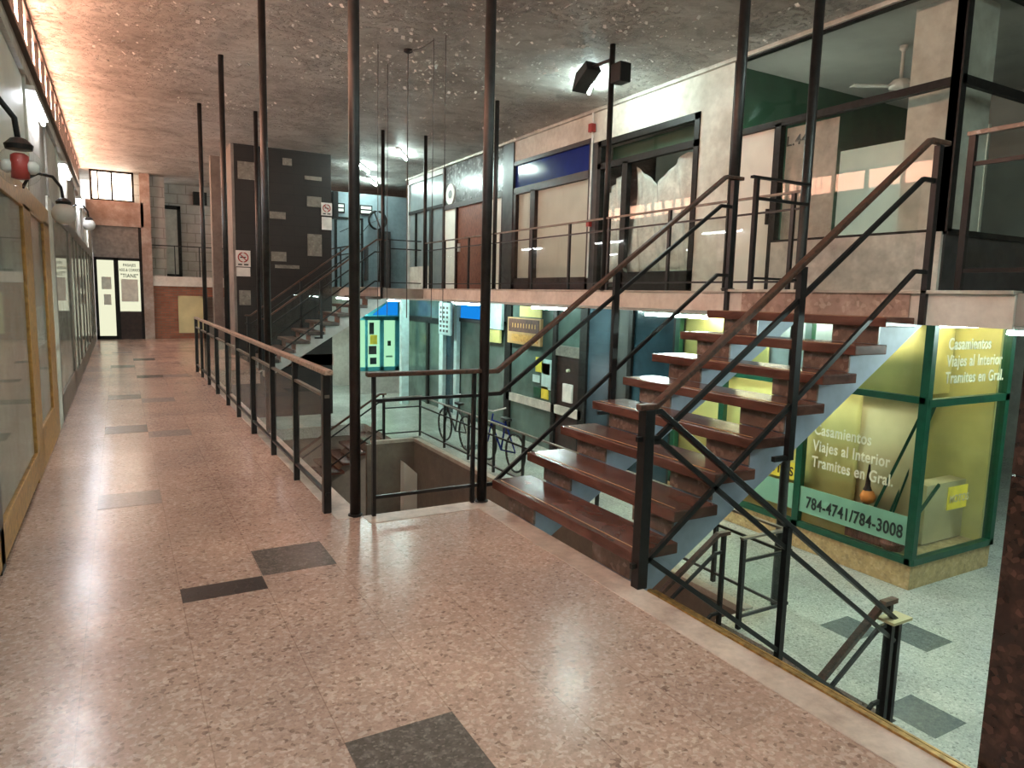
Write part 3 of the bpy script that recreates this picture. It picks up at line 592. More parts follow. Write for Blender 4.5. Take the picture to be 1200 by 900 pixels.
G().bar((4.77, 2.60, 2.45), (4.77, 0.5, 2.45), 0.022, 0.026).build('upper_bar', 'black', t)
G().bar((4.77, 2.60, 1.78), (4.77, 0.5, 1.78), 0.022, 0.026).build('lower_bar', 'black', t)
for y in (2.59, 1.5, 0.52): B(4.75, 4.785, y-0.02, y+0.02, ZU, 2.63).build('post', 'black', t)
glass_pane((4.77, [(0.55, 1.8), (2.56, 1.8), (2.56, 2.43), (0.55, 2.43)]), t, 'x')
t = thing('railing', 'dark railing on the far upper landing above the white stair slab', 'railing', (4.79, 18, ZU))
G().bar((4.80, 15.9, 2.62), (4.80, 20.0, 2.62), 0.04, 0.025).build('handrail', 'black', t)
G().bar((4.80, 15.9, 2.44), (4.80, 20.0, 2.44), 0.02, 0.022).build('upper_bar', 'black', t)
for y in (15.95, 17.3, 18.6, 19.9): B(4.785, 4.815, y-0.02, y+0.02, ZU, 2.6).build('post', 'black', t)
t = thing('railing', 'thin black railing on the balcony above the brick wall', 'railing', (1.8, YE, 1.87))
G().bar((0.75, YE+0.05, 2.78), (2.9, YE+0.05, 2.78), 0.03, 0.03).build('handrail', 'black', t)
for x in (0.8, 1.52, 2.2, 2.85): B(x-0.015, x+0.015, YE+0.035, YE+0.065, 1.87, 2.78).build('post', 'black', t)
glass_pane((YE+0.05, [(0.85, 1.9), (2.8, 1.9), (2.8, 2.7), (0.85, 2.7)]), t, 'y')

# ================================================================== GRANITE PILLAR
t = thing('granite_pillar', 'dark red polished granite pillar at the right edge', 'pillar', (2.7, 0.8, 0))
G().box(2.462, 2.9, 0.55, 1.115, -0.3, 1.02).box(2.462, 2.9, 0.55, 1.115, 1.026, ZC).build('shaft', 'granite', t)
B(2.47, 2.89, 0.56, 1.107, -0.3, ZC).build('joint_core', 'black', t)

# ================================================================== RIGHT UPPER SHOPS (plane X = 7.4)
XW = 7.4
def frame_bars(t, bars, m='frame', d=0.07, name='frame'):
    g = G()
    for y0, y1, z0, z1 in bars: g.box(XW-0.02, XW+d, y0, y1, z0, z1)
    return g.build(name, m, t)
def pane_y(t, y0, y1, z0, z1, m='shopglass', x=None, name='glass_panel', th=0.01):
    x = XW+0.03 if x is None else x
    return B(x, x+th, y0, y1, z0, z1).build(name, m, t)
# corner shop
t = thing('shopfront', 'glazed corner shop on the upper walkway with green inner wall and ceiling fan', 'shopfront', (XW, 5.6, ZU))
B(XW-0.04, XW+0.12, 4.22, 6.38, ZU, 2.31).build('dado', 'sill', t)
B(XW, 12, 4.20, 4.30, ZU, 2.31).build('dado', 'greypil', t)
frame_bars(t, [(4.20,4.29,2.31,ZC), (4.22,7.2,3.76,3.84), (4.22,6.38,2.28,2.34), (6.36,6.46,ZU,3.80), (7.12,7.2,ZU,ZC), (4.22,7.2,4.73,ZC), (6.40,7.2,ZU,ZU+0.06)])
G().box(XW-0.02, XW+0.07, 4.18, 4.29, 2.31, ZC).box(XW, 12, 4.18, 4.24, 3.76, 3.85).box(XW, 12, 4.18, 4.24, 2.28, 2.34).box(9.6, 9.68, 4.18, 4.24, 2.31, ZC).box(XW, 12, 4.18, 4.24, 4.72, ZC).build('frame', 'frame', t)
pane_y(t, 4.3, 6.36, 2.34, 3.76); pane_y(t, 4.3, 7.12, 3.84, 4.73)
B(XW+0.07, 12, 4.21, 4.218, 2.34, 3.76).build('glass_panel', 'shopglass', t); B(XW+0.07, 12, 4.21, 4.218, 3.85, 4.72).build('glass_panel', 'shopglass', t)
d_ = pane_y(t, 6.46, 7.12, ZU+0.06, 3.76, 'whiteclean', name='door')
G().box(XW-0.01, XW+0.03, 6.50, 6.53, 2.55, 2.75).build('handle', 'frame', d_)
pane_y(t, 5.62, 6.36, 2.34, 3.74, 'sill', x=XW+0.10, name='paper_screen', th=0.01)
text('door_number', 'L.44', 0.17, 'ink', (XW+0.025, 6.30, 3.50), '-x', t)
g = G().box(7.75, 8.35, 4.40, 4.95, ZU, ZC); g.build('inner_column', 'white', t)
B(11.8, 11.9, 4.3, 9.0, ZU, ZC).build('inner_wall', 'room', t)
B(XW+0.15, 11.8, 7.35, 7.45, ZU, ZC).build('inner_wall', 'green', t)
B(9.9, 9.95, 5.2, 7.35, ZU, 3.9).build('inner_wall', 'whiteclean', t)
B(XW+0.1, 11.8, 4.3, 7.35, ZC-0.03, ZC-0.001).build('inner_ceiling', 'room', t)
G().tube([(XW+.2, 6.55, 3.6), (XW+.2, 7.05, 3.6)], 0.02, 8).tube([(XW+.2, 6.75, 2.2), (XW+.2, 6.75, 3.4)], 0.02, 8).build('added_fill_tube', emis('added fill tube', (0.95, 1, 0.9), 20), t)  # added lamp hidden behind the door, brightens the shop interior
f_ = thing('ceiling_fan', 'pale ceiling fan hanging inside the corner shop', 'ceiling fan', (8.7, 5.68, ZC))
G().tube([(8.7, 5.68, ZC-0.03), (8.7, 5.68, 4.36)], 0.022, 10).lathe((8.7,5.68,ZC-0.1), [(0.02,0),(0.05,0.03),(0.05,0.07)], 14).build('rod', 'opal', f_)
G().lathe((8.7,5.68,4.24), [(0.03,0),(0.13,0.02),(0.15,0.06),(0.10,0.12),(0.03,0.14)], 20).build('motor', 'opal', f_, smooth=True)
for k_ in range(3):
    a = 0.5+k_*2.094; c_, s_ = math.cos(a), math.sin(a)
    G().add([(8.7+c_*0.12-s_*0.05*q, 5.68+s_*0.12+c_*0.05*q, 4.28+dz) for q in (-1,1) for dz in (0,.012)] + [(8.7+c_*0.6-s_*0.07*q, 5.68+s_*0.6+c_*0.07*q, 4.28+dz) for q in (-1,1) for dz in (0,.012)],
            [(0,1,3,2),(4,6,7,5),(0,4,5,1),(2,3,7,6),(0,2,6,4),(1,5,7,3)]).build('blade', 'opal', f_)
# piers and wall above
struct(G().box(XW, XW+0.2, 7.2, 7.82, ZU, ZC).build('wall_upper_right', 'white'), 'dirty white wall pier beside the corner shop', 'wall')
struct(G().box(XW, XW+0.2, 7.82, 10.45, 4.24, ZC).box(XW, XW+0.2, 10.45, 13.28, 4.34, ZC).build('wall_upper_shops', 'white'), 'white wall band over the middle upper shops', 'wall')
struct(G().box(XW-0.06, XW+0.02, 4.2, 19.6, ZC-0.05, ZC).build('trim_9', 'sill'), 'stained cornice line where the right wall meets the ceiling', 'trim')
struct(G().box(XW-0.02, XW+0.2, 10.28, 10.46, ZU, 4.24).box(XW-0.03, XW+0.2, 13.28, 13.72, ZU, ZC).build('trim_10', 'greypil'), 'dark grey pilasters between the upper shops', 'pilaster')
# plastic-draped shop
t = thing('shopfront', 'dark-framed upper shop with plastic sheeting draped behind its glass', 'shopfront', (XW, 9.0, ZU))
frame_bars(t, [(7.82,7.92,ZU,4.24),(7.82,10.28,4.14,4.24),(7.82,10.28,3.76,3.86),(9.44,9.58,ZU,3.8),(10.18,10.28,ZU,4.24),(7.82,9.5,ZU,1.98),(9.5,10.28,ZU,1.74)])
pane_y(t, 7.92, 9.44, 1.98, 3.76); pane_y(t, 7.92, 10.18, 3.86, 4.14); pane_y(t, 9.58, 10.18, 1.74, 3.76)
pane_y(t, 7.9, 10.2, 3.86, 4.16, 'green', x=XW+0.25, name='transom_backing')
pane_y(t, 7.6, 10.4, ZU, 4.24, 'bluegrey', x=XW+1.4, name='inner_wall')
def sheet(y0, y1, ztop, zsag, zb, name, x0, seed):
    g = G(); r_ = random.Random(seed); nu, nv = 36, 22; vs = []; fs_ = []
    for i in range(nu+1):
        u = i/nu; y = y0+(y1-y0)*u
        top = ztop(u)
        for j in range(nv+1):
            v = j/nv; z = top+(zb-top)*v
            x = x0 + 0.035*math.sin(u*19+2.2*v+seed)+0.03*math.sin(u*7-5*v*u+seed*2)+0.015*math.sin(u*43+v*9)
            vs.append((x, y, z))
    for i in range(nu):
        for j in range(nv): a = i*(nv+1)+j; fs_.append((a, a+nv+1, a+nv+2, a+1))
    g.add(vs, fs_); o = g.build(name, 'plastic', t, smooth=True)
    m_ = o.modifiers.new('thick', 'SOLIDIFY'); m_.thickness = 0.003; return o
sheet(7.96, 9.42, lambda u: 3.74-0.42*max(0, 1-abs(u-0.6)/0.45)**1.3, 0, 2.0, 'plastic_sheet', XW+0.13, 1)
G().tube([(XW+.5, 8.1, 1.82), (XW+.5, 9.4, 1.82)], 0.02, 8).build('added_fill_tube', emis('warm added fill tube', (1, 0.95, 0.74), 60), t)  # added lamp kept out of sight behind the base frame, lights the sheet
sheet(9.6, 10.15, lambda u: 3.7-0.35*u, 0, 1.8, 'plastic_sheet', XW+0.13, 4)
# blue panel shop
t = thing('shopfront', 'upper shop with a navy blue panel over white boarded windows', 'shopfront', (XW, 11.9, ZU))
frame_bars(t, [(10.46,13.28,4.26,4.34),(10.46,13.28,3.66,3.80),(10.46,10.54,ZU,4.3),(12.38,12.56,ZU,3.7),(13.16,13.28,ZU,3.7),(10.46,13.28,ZU,1.92)], 'browndk')
pane_y(t, 10.54, 13.28, 3.80, 4.26, 'bluepanel', name='fascia_panel')
pane_y(t, 10.54, 12.38, 1.92, 3.66, 'whiteclean', x=XW+0.06, name='white_board'); pane_y(t, 12.56, 13.16, 1.92, 3.66, 'whiteclean', x=XW+0.06, name='white_board')
pane_y(t, 10.54, 12.38, 1.92, 3.66); pane_y(t, 12.56, 13.16, 1.92, 3.66)
t = thing('service_pipe', 'thin red and white pipe running up beside the blue panel shop', 'pipe', (XW-0.05, 10.42, ZU))
G().tube([(XW-0.05,10.42,1.9),(XW-0.05,10.42,ZC-0.05)], 0.018, 10).build('pipe', 'paper', t)
G().box(XW-0.11,XW-0.02,10.37,10.47,4.42,4.56).box(XW-0.09,XW-0.02,10.38,10.46,2.80,2.90).build('valve', 'red', t)
# foil transom shop with wooden door
t = thing('shopfront', 'upper shop with mottled foil transom, reddish wooden door and white panels', 'shopfront', (XW, 15.4, ZU))
pane_y(t, 13.72, 17.0, 3.78, ZC-0.05, 'glitter', name='transom_panel')
frame_bars(t, [(13.72,17.0,3.68,3.80),(13.72,13.8,ZU,3.7),(14.45,14.55,ZU,3.7),(16.15,16.22,ZU,3.7),(16.95,17.02,ZU,ZC-.05)], 'browndk')
pane_y(t, 13.8, 14.45, ZU, 3.68, 'whiteclean', name='white_board'); pane_y(t, 16.22, 16.95, ZU, 3.68, 'whiteclean', name='white_board')
dr = pane_y(t, 14.55, 16.15, ZU, 3.68, 'reddoor', name='door'); G().box(XW-0.03, XW+0.03, 16.0, 16.04, 2.6, 2.8).build('handle', 'fixture', dr)
G().tube([(XW+0.028,16.6,4.05),(XW+0.005,16.6,4.05)], 0.26, 28).build('round_sticker', 'paper', t)
G().tube([(XW+0.006,16.6,4.05),(XW,16.6,4.05)], 0.1, 24).build('sticker_centre', 'greypil', t)
# blue grey end shop
t = thing('shopfront', 'blue-grey glazed end shop with white frame, left of the wooden door', 'shopfront', (XW, 18.2, ZU))
frame_bars(t, [(19.45,19.6,ZU,ZC-.05),(17.02,19.6,4.62,ZC-.05)], 'fixture', name='outer_frame')
frame_bars(t, [(17.02,19.45,3.78,3.86),(17.75,17.9,ZU,3.8),(18.9,18.95,2.3,3.8)])
pane_y(t, 17.02, 19.45, 2.3, 4.62, 'bluegrey', name='window_panel'); pane_y(t, 17.9, 19.45, ZU, 2.3, 'white', name='dado'); pane_y(t, 17.02, 17.75, ZU, 2.3, 'bluegrey', name='door_panel')
# ends / recess beyond
struct(G().box(XW+0.1, 12, 19.6, 19.7, ZU, ZC).build('wall_recess_side', 'bluewall'), 'side wall of the end shop', 'wall')
struct(G().box(5.0, 9.0, 21.2, 21.4, ZU, 4.5).build('wall_recess', 'bluewall'), 'pale blue wall at the back of the upper landing', 'wall')
t = thing('doorway_frame', 'dark door frame in the pale blue wall past the far stairs', 'door', (6.2, 21.1, ZU))
G().box(5.7, 5.76, 21.12, 21.2, ZU, 3.75).box(6.5, 6.56, 21.12, 21.2, ZU, 3.75).box(5.7, 6.56, 21.12, 21.2, 3.7, 3.76).build('frame', 'frame', t)
B(5.76, 6.5, 21.16, 21.2, ZU, 3.7).build('door_leaf', 'bluewall', t)
t = thing('wall_fan', 'dark round ventilation fan with dangling cables on the blue wall', 'fan', (6.95, 20.9, 3.6))
G().lathe((0,0,0), [(0.26,0),(0.28,0.06),(0.2,0.12),(0.1,0.14)], 24)
gg = G(); ring = [(6.95+0.27*math.cos(a*math.pi/12), 20.95, 3.72+0.27*math.sin(a*math.pi/12)) for a in range(25)]
gg.tube(ring, 0.035, 8).build('rim', 'frame', t)
for k_ in range(4):
    a = k_*1.57+0.4; G().bar((6.95,20.95,3.72),(6.95+0.24*math.cos(a),20.95,3.72+0.24*math.sin(a)),0.01,0.11,(0,1,0)).build('blade', 'greypil', t)
G().tube([(6.7,20.95,3.6),(6.4,20.9,3.25),(6.1,20.95,3.45),(5.8,20.95,3.3)], 0.012, 6).tube([(7.0,20.95,3.45),(7.05,20.95,2.9),(7.02,20.95,1.9)], 0.05, 8).build('cable', 'frame', t)
G().box(6.6,6.68,21.0,21.2,1.9,2.9).box(7.1,7.35,20.9,21.2,ZU,3.4).build('conduit_box', 'greypil', t)
t = thing('vent_window', 'small high window with two lit panes in the blue wall', 'window', (6.6, 21.15, 4.0))
for i_, x in enumerate((5.6, 6.45)):
    B(x, x+0.4, 21.13, 21.2, 3.88, 4.16).build('frame', 'frame', t); G().box(x+0.04, x+0.36, 21.115, 21.13, 3.92, 4.0).box(x+0.04, x+0.36, 21.115, 21.13, 4.04, 4.12).build('pane', 'paper', t)

# ================================================================== DARK TOWER
t = thing('lift_tower', 'dark slate-clad tower with scattered pale stone insets, behind the far stairs', 'tower', (3.4, 17.9, ZL))
B(2.38, 4.58, 17.3, 18.5, ZL-0.02, ZC).build('cladding', 'tower', t)
G().box(2.32, 2.38, 17.29, 18.5, 0, ZC).build('side_panel', 'towerside', t)
for x0, x1, z0, z1 in [(2.46,2.84,4.03,4.42),(3.45,3.66,4.44,4.60),(3.95,4.35,4.16,4.25),(4.0,4.34,3.54,3.78),(3.14,3.5,3.20,3.36),(4.0,4.34,2.38,2.9),(3.16,3.5,2.22,2.44),(3.24,3.8,2.06,2.14),(2.43,2.68,1.18,1.52)]:
    B(x0, x1, 17.285, 17.3, z0, z1).build('inset_panel', 'inset', t)
B(2.1, 2.32, 19.2, 19.5, 0, ZC).build('rear_pier', 'towerside', t)
def nosmoke(x, z, s, y, label):
    t = thing('no_smoking_sign', label, 'sign', (x, y, z))
    B(x-s/2, x+s/2, y-0.012, y-0.002, z, z+s*1.15).build('plate', 'paper', t)
    pts = [(x+s*0.33*math.cos(a*math.pi/12), y-0.016, z+s*0.66+s*0.33*math.sin(a*math.pi/12)) for a in range(25)]
    G().tube(pts, s*0.045, 6).build('ring', 'red', t)
    G().bar((x-s*0.23, y-0.016, z+s*0.89), (x+s*0.23, y-0.016, z+s*0.43), 0.004, s*0.07, (0,0,1)).build('slash', 'red', t)
    G().box(x-s*0.2, x+s*0.2, y-0.015, y-0.012, z+s*0.62, z+s*0.7).build('cigarette', 'ink', t)
    G().box(x-s*0.35, x-s*0.08, y-0.015, y-0.012, z+s*0.1, z+s*0.2).box(x+s*0.05, x+s*0.35, y-0.015, y-0.012, z+s*0.1, z+s*0.2).build('caption', 'ink', t)
    return t
nosmoke(2.53, 2.06, 0.32, 17.28, 'no-smoking sign low on the left of the dark tower')
nosmoke(4.46, 3.36, 0.26, 17.28, 'no-smoking sign high on the right corner of the dark tower')
tag(B(2.38, 2.68, 17.27, 17.283, 1.84, 2.04).build('paper_notice', 'paper'), 'blank white notice under the low no-smoking sign', 'notice')
tag(B(4.34, 4.58, 17.27, 17.283, 3.02, 3.32).build('paper_notice', 'paper'), 'white notice under the high no-smoking sign', 'notice')
tag(B(4.62, 4.74, 17.25, 17.45, 3.3, 3.95).build('wall_speaker', 'black'), 'black box on the right edge of the dark tower', 'box')

# ================================================================== FAR END
t = thing('shopfront', 'brightly lit shop at the end of the corridor with black lettering', 'shopfront', (0, YE, 0))
E_ = YE-0.1
G().box(-0.6, -0.52, E_-.05, E_+.1, 0, 2.35).box(-0.1, 0.02, E_-.05, E_+.1, 0, 2.35).box(0.56, 0.64, E_-.05, E_+.1, 0, 3.3).box(-0.6, 0.6, E_-.05, E_+.1, 2.28, 2.36).box(-0.6, -0.05, E_-.05, E_+.1, 0, 0.1).build('frame', 'frame', t)
B(-0.52, -0.1, E_, E_+0.01, 0.1, 2.28).build('door', 'litcream', t); B(0.02, 0.56, E_, E_+0.01, 0.82, 2.28).build('lit_window', 'litcream', t)
B(0.02, 0.56, E_-.02, E_+0.1, 0, 0.8).build('lower_panel', 'browndk', t); B(-0.6, 0.6, E_-.02, E_+0.1, 2.36, 3.25).build('sign_board', 'brownal', t)
G().box(-0.42, -0.18, E_-.02, E_-.005, 1.45, 1.8).box(-0.38, -0.2, E_-.02, E_-.005, 1.0, 1.3).build('door_notice', 'curtain', t)
G().box(0.07,0.5,E_-.006,E_-.002,1.1,1.75).build('blind', 'curtain', t)
text('lettering', 'PASAJES', 0.11, 'ink', (0.30, E_-.012, 2.12), '-y', t, 'CENTER', sx=0.8)
text('lettering', 'ASES.& CORREO', 0.11, 'ink', (0.30, E_-.012, 1.98), '-y', t, 'CENTER', sx=0.62)
text('lettering', '"TIANE"', 0.15, 'ink', (0.29, E_-.012, 1.80), '-y', t, 'CENTER', sx=0.8)
struct(B(-0.72, 0.72, E_-0.1, YE+0.15, 3.25, 3.95).build('wall_end_band', 'peel'), 'band of peeling pink plaster over the end shop', 'wall')
struct(G().box(0.64, 0.9, YE-0.2, YE+0.4, 0, ZC).build('wall_end_pier', 'peel'), 'peeling pier beside the end shop', 'wall')
wn = struct(G().box(-0.6,0.5,E_,E_+.06,3.95,4.0).box(-0.6,0.5,E_,E_+.06,4.74,ZC).box(-0.6,-.54,E_,E_+.06,3.95,ZC).box(0.44,0.5,E_,E_+.06,3.95,ZC).box(-0.08,-0.03,E_,E_+.06,3.95,ZC).box(-0.42,-0.38,E_,E_+.06,3.95,ZC).build('window_1', 'frame'), 'bright high window over the end shop', 'window')
B(-0.55, 0.45, E_+.02, E_+.03, 4.0, 4.75).build('pane', 'daywin', wn)
struct(G().box(0.9, 2.3, YE, YE+0.2, 0, 1.58).box(2.3,3.2,YE,YE+.2,1.28,1.58).build('wall_brick', 'brick'), 'red brick wall at the end of the corridor', 'wall')
struct(G().box(1.56, 2.3, YE-.03, YE+0.0, 1.24, 1.3).box(1.56,1.6,YE-.03,YE,0.17,1.3).box(2.2,2.26,YE-.03,YE,0.17,1.3).box(1.6,2.2,YE-.015,YE-.005,0.17,1.24).build('window_2', 'kcream'), 'curtained low window in the brick wall', 'window')
struct(G().box(0.9, 3.6, YE-.1, 25.2, 1.58, 1.87).build('trim_11', 'fascia'), 'white balcony edge above the brick wall', 'fascia')
t = thing('door_frame', 'black framed balcony door above the brick wall', 'door', (1.3, 25.1, 1.87))
G().box(1.05,1.14,25.1,25.2,1.87,4.1).box(1.72,1.82,25.1,25.2,1.87,4.1).box(1.05,1.82,25.1,25.2,4.0,4.12).box(1.05,1.82,25.1,25.2,1.87,1.97).build('frame', 'frame', t)
B(1.14,1.72,25.13,25.2,1.97,4.0).build('door_leaf', 'greywall', t)
tag(B(2.2,2.6,25.0,25.2,4.2,4.6).build('vent_grille', 'frame'), 'small dark vent high on the far block wall', 'vent')

# ================================================================== LEFT SHOPFRONTS (plane X = -0.6)
XL = -0.6
def lbars(t, bars, m, d=0.06, name='frame'):
    g = G()
    for y0, y1, z0, z1 in bars: g.box(XL-0.06, XL+0.0, y0, y1, z0, z1)
    return g.build(name, m, t, bev=0.004)
def lp(t, y0, y1, z0, z1, m, name='glass_panel', x=-0.612): return B(x-0.008, x, y0, y1, z0, z1).build(name, m, t)
t = thing('shopfront', 'near left shop window with ochre wooden frame', 'shopfront', (XL, 5.8, 0))
lbars(t, [(1.0,8.73,2.12,2.30),(1.0,6.5,0.03,0.24),(6.45,6.95,0.0,2.15),(8.1,8.7,0.0,2.15),(6.9,8.1,0.0,0.35),(1.0,1.2,0,2.15)], 'gold')
lbars(t, [(4.42,4.56,0.0,2.12)], 'black', name='post')
lp(t, 1.2, 6.45, 0.24, 2.12, 'shopglass'); lp(t, 6.95, 8.1, 0.35, 2.12, 'shopglass')
lp(t, 1.2, 8.3, 0.1, 2.12, 'greywall', 'inner_screen', x=-0.625)
g = lp(t, 7.2, 7.9, 1.0, 1.35, 'paper', 'notice', x=-0.622)
t = thing('shopfront', 'left shop window with mottled lace curtain in a grey pier surround', 'shopfront', (XL, 10.5, 0))
lbars(t, [(8.75,9.25,0,2.45)], 'white', name='pier')
lbars(t, [(9.25,12.2,2.3,2.45),(9.25,12.2,0,0.3),(12.0,12.3,0,2.4),(9.25,9.4,0,2.4)], 'brownal')
lp(t, 9.4, 12.0, 0.3, 2.3, 'shopglass'); lp(t, 9.4, 12.0, 0.3, 2.3, 'lace', 'lace_curtain', x=-0.625)
ends = [(12.3, 14.6), (14.6, 17.4), (17.4, 20.3), (20.3, 23.3)]
lbs = ['pale curtained left shop window just past the lace curtain', 'left shop window with brown aluminium frame, third from the lace curtain', 'left shop window two units before the end shop', 'last left shop window touching the lit end shop']
for (a, b), lb, mm in zip(ends, lbs, ['curtain', 'greywall', 'curtain', 'greywall']):
    t = thing('shopfront', lb, 'shopfront', (XL, (a+b)/2, 0))
    lbars(t, [(a,b,2.3,2.45),(a,b,0,0.25),(b-0.18,b,0,2.4),(a,a+0.1,0,2.4),((a+b)/2-.06,(a+b)/2+.06,0,2.4)], 'brownal')
    lp(t, a+.1, b-.18, 0.25, 2.3, 'shopglass'); lp(t, a+.1, b-.18, 0.25, 2.3, mm, 'inner_screen', x=-0.625)
# upper band panels
t = thing('sign_band', 'long band of grey and beige panels above the left shopfronts', 'panel band', (XL, 9, 2.45))
yy = [1.0, 3.4, 5.4, 7.2, 9.0, 10.6, 12.3, 14.6, 17.4, 20.3, 23.4]
for i, (a, b) in enumerate(zip(yy[:-1], yy[1:])):
    B(XL-0.10, XL-0.02, a+.03, b-.03, 2.46 if a > 8 else 2.32, 3.22).build('panel', ['leftup','greywall','whiteclean'][i % 3], t)
    B(XL-0.10, XL+0.0, b-.04, b+.04, 2.47, 3.24).build('divider', 'brownal' if i % 2 else 'white', t)
G().box(XL-0.12, XL+0.01, 1.0, 23.4, 3.24, 3.32).build('ledge', 'sill', t)
G().tube([(XL-.09,1,3.40),(XL-.09,23.4,3.40)],0.03,8).tube([(XL-.10,1,3.48),(XL-.10,23.4,3.48)],0.02,8).build('conduit', 'greypil', t)
# clerestory
cl = G(); pan = G()
yv = 1.0
cs = struct(G().box(-0.88,-0.82,1.0,23.4,4.25,4.31).box(-0.88,-0.82,1.0,23.4,4.74,ZC).build('window_3', 'browndk'), 'strip of small daylit windows under the ceiling on the left', 'window')
while yv < 23:
    B(-0.88, -0.82, yv-0.05, yv+0.05, 4.31, 4.74).build('mullion', 'frame', cs)
    B(-0.872, -0.862, yv+0.05, yv+0.85, 4.31, 4.74).build('pane', 'cler', cs); yv += 0.9
# globe lamps on goosenecks
def globe(y, z, label, m2, r=0.085):
    t = thing('wall_lamp', label, 'wall lamp', (XL, y, z+0.3))
    x = -0.35
    G().tube([(XL, y-0.1, z+0.16), (XL+.04, y-.1, z+0.24), (XL+0.1, y-.08, z+0.28), (x-.06, y-.04, z+0.27), (x-0.01, y, z+0.2), (x, y, z+0.10)], 0.012, 10).build('arm', 'black', t, smooth=True)
    G().lathe((x,y,z+0.07), [(0.05,0),(0.055,0.02),(0.03,0.045),(0.015,0.05)], 20).build('cap', 'black', t)
    n = 12; prof = [(max(0.004, r*math.sin(math.pi*k/n)), -r*math.cos(math.pi*k/n)) for k in range(n+1)]
    G().lathe((x,y,z), prof, 24).build('globe', 'shopglass' if m2 else 'opal', t, smooth=True)
    if m2:
        G().lathe((x,y,z), [(0.018,-0.055),(0.034,-0.05),(0.036,0.0),(0.034,0.045),(0.02,0.055)], 18).build('red_core', m2, t, smooth=True)
        for q in (-1, 1): G().lathe((x+q*0.045,y,z-0.03), [(0.008,0),(0.024,0.012),(0.026,0.04),(0.015,0.055)], 14).build('white_shade', 'opal', t, smooth=True)
    return t
globe(3.75, 2.05, 'clear globe wall lamp with a red centre at the top left', 'red')
globe(6.6, 2.10, 'pale globe wall lamp over the ochre shopfront, second from the camera', None)
globe(12.5, 2.45, 'small pale globe lamp further along the left wall', None)
# fluorescent battens
def batten(p, q, label, m='tube', drop=0.05, grp=None, cat='fluorescent light'):
    p = Vector(p); q = Vector(q); t = thing('fluorescent_light', label, cat, (p+q)/2, grp)
    G().bar(p, q, 0.08, 0.04).build('housing', 'fixture', t)
    dv = (q-p).normalized()*0.05
    G().tube([p+dv-Vector((0,0,drop)), q-dv-Vector((0,0,drop))], 0.018, 8).build('tube', m, t)
    return t
for y, lb in ((1.6, 'white tube light on the left wall nearest the camera'), (7.8, 'brightest white tube light on the left wall below the clerestory'),
              (11.8, 'white tube light on the left wall above the lace curtain'), (16.0, 'third white tube light along the left wall in view'), (20.2, 'white tube light on the left wall near the end window')):
    batten((-0.575, y-0.65, 3.14), (-0.575, y+0.65, 3.14), lb, 'tubew')
for (x, y), lb in (((6.3, 9.0), 'ceiling tube light behind the floodlight pole'), ((5.9, 16.0), 'ceiling tube light above the far landing, right of the wires'), ((5.7, 18.3), 'ceiling tube light beyond the top of the far staircase'),
                   ((6.6, 20.4), 'ceiling tube light over the pale blue wall'), ((6.2, 2.2), 'ceiling tube light over the landing at the right'), ((3.0, 0.3), 'added unseen ceiling tube light above the near walkway'), ((1.0, -2.6), 'added unseen ceiling tube light behind the camera'), ((4.5, -2.6), 'second added unseen tube behind the camera'), ((0.6, 1.2), 'added unseen ceiling tube light above the start of the corridor'),):  # tubes above and behind the camera are unseen, added to raise the light
    batten((x-0.3, y-0.5, ZC-0.021), (x+0.3, y+0.5, ZC-0.021), lb, 'tube')
batten((6.32, 12.0, ZC-0.16), (6.32, 12.6, ZC-0.04), 'unlit pale tube hanging askew near the ceiling beside the blue panel shop', 'fixture')
for (x, y), lb in (((6.2, 2.4), 'lower level tube light before the yellow kiosk'), ((6.0, 6.6), 'lower level tube light above the dark teal panel'), ((6.3, 10.0), 'lower level tube light over the rustic sign shop'),
                   ((6.3, 13.2), 'lower level tube light beside the blue sign'), ((6.0, 17.0), 'lower level tube light over the green glass doors'), ((5.6, 20.0), 'lower level tube light near the turquoise shop'), ((9.5, 3.0), 'lower level tube light right of the kiosk corner')):
    batten((x, y-0.6, 1.404), (x, y+0.6, 1.404), lb, 'tube')
batten((3.2, 19.4, -0.301), (3.2, 20.6, -0.301), 'added tube light under the far walkway', 'tube')  # lamp added under the walkway to light the lower level there

# hanging wires
t = thing('hanging_cables', 'thin wires hanging from a small ceiling rose in the middle of the hall', 'cables', (3.5, 9.3, ZC))
G().lathe((3.53,9.36,ZC-0.05), [(0.02,0),(0.06,0.02),(0.06,0.05)], 18).build('ceiling_rose', 'black', t)
for x, y in ((3.53,9.36),(3.12,9.39),(3.66,8.78),(3.50,10.1),(3.75,8.6)):
    G().tube([(x,y,ZC),(x,y,1.2)], 0.005 if x != 3.53 else 0.008, 6).build('wire', 'wire', t)
G().tube([(3.53,9.36,ZC-.03),(3.6,9.0,ZC-.06),(3.66,8.78,ZC-.02)], 0.006, 6).build('wire', 'wire', t)

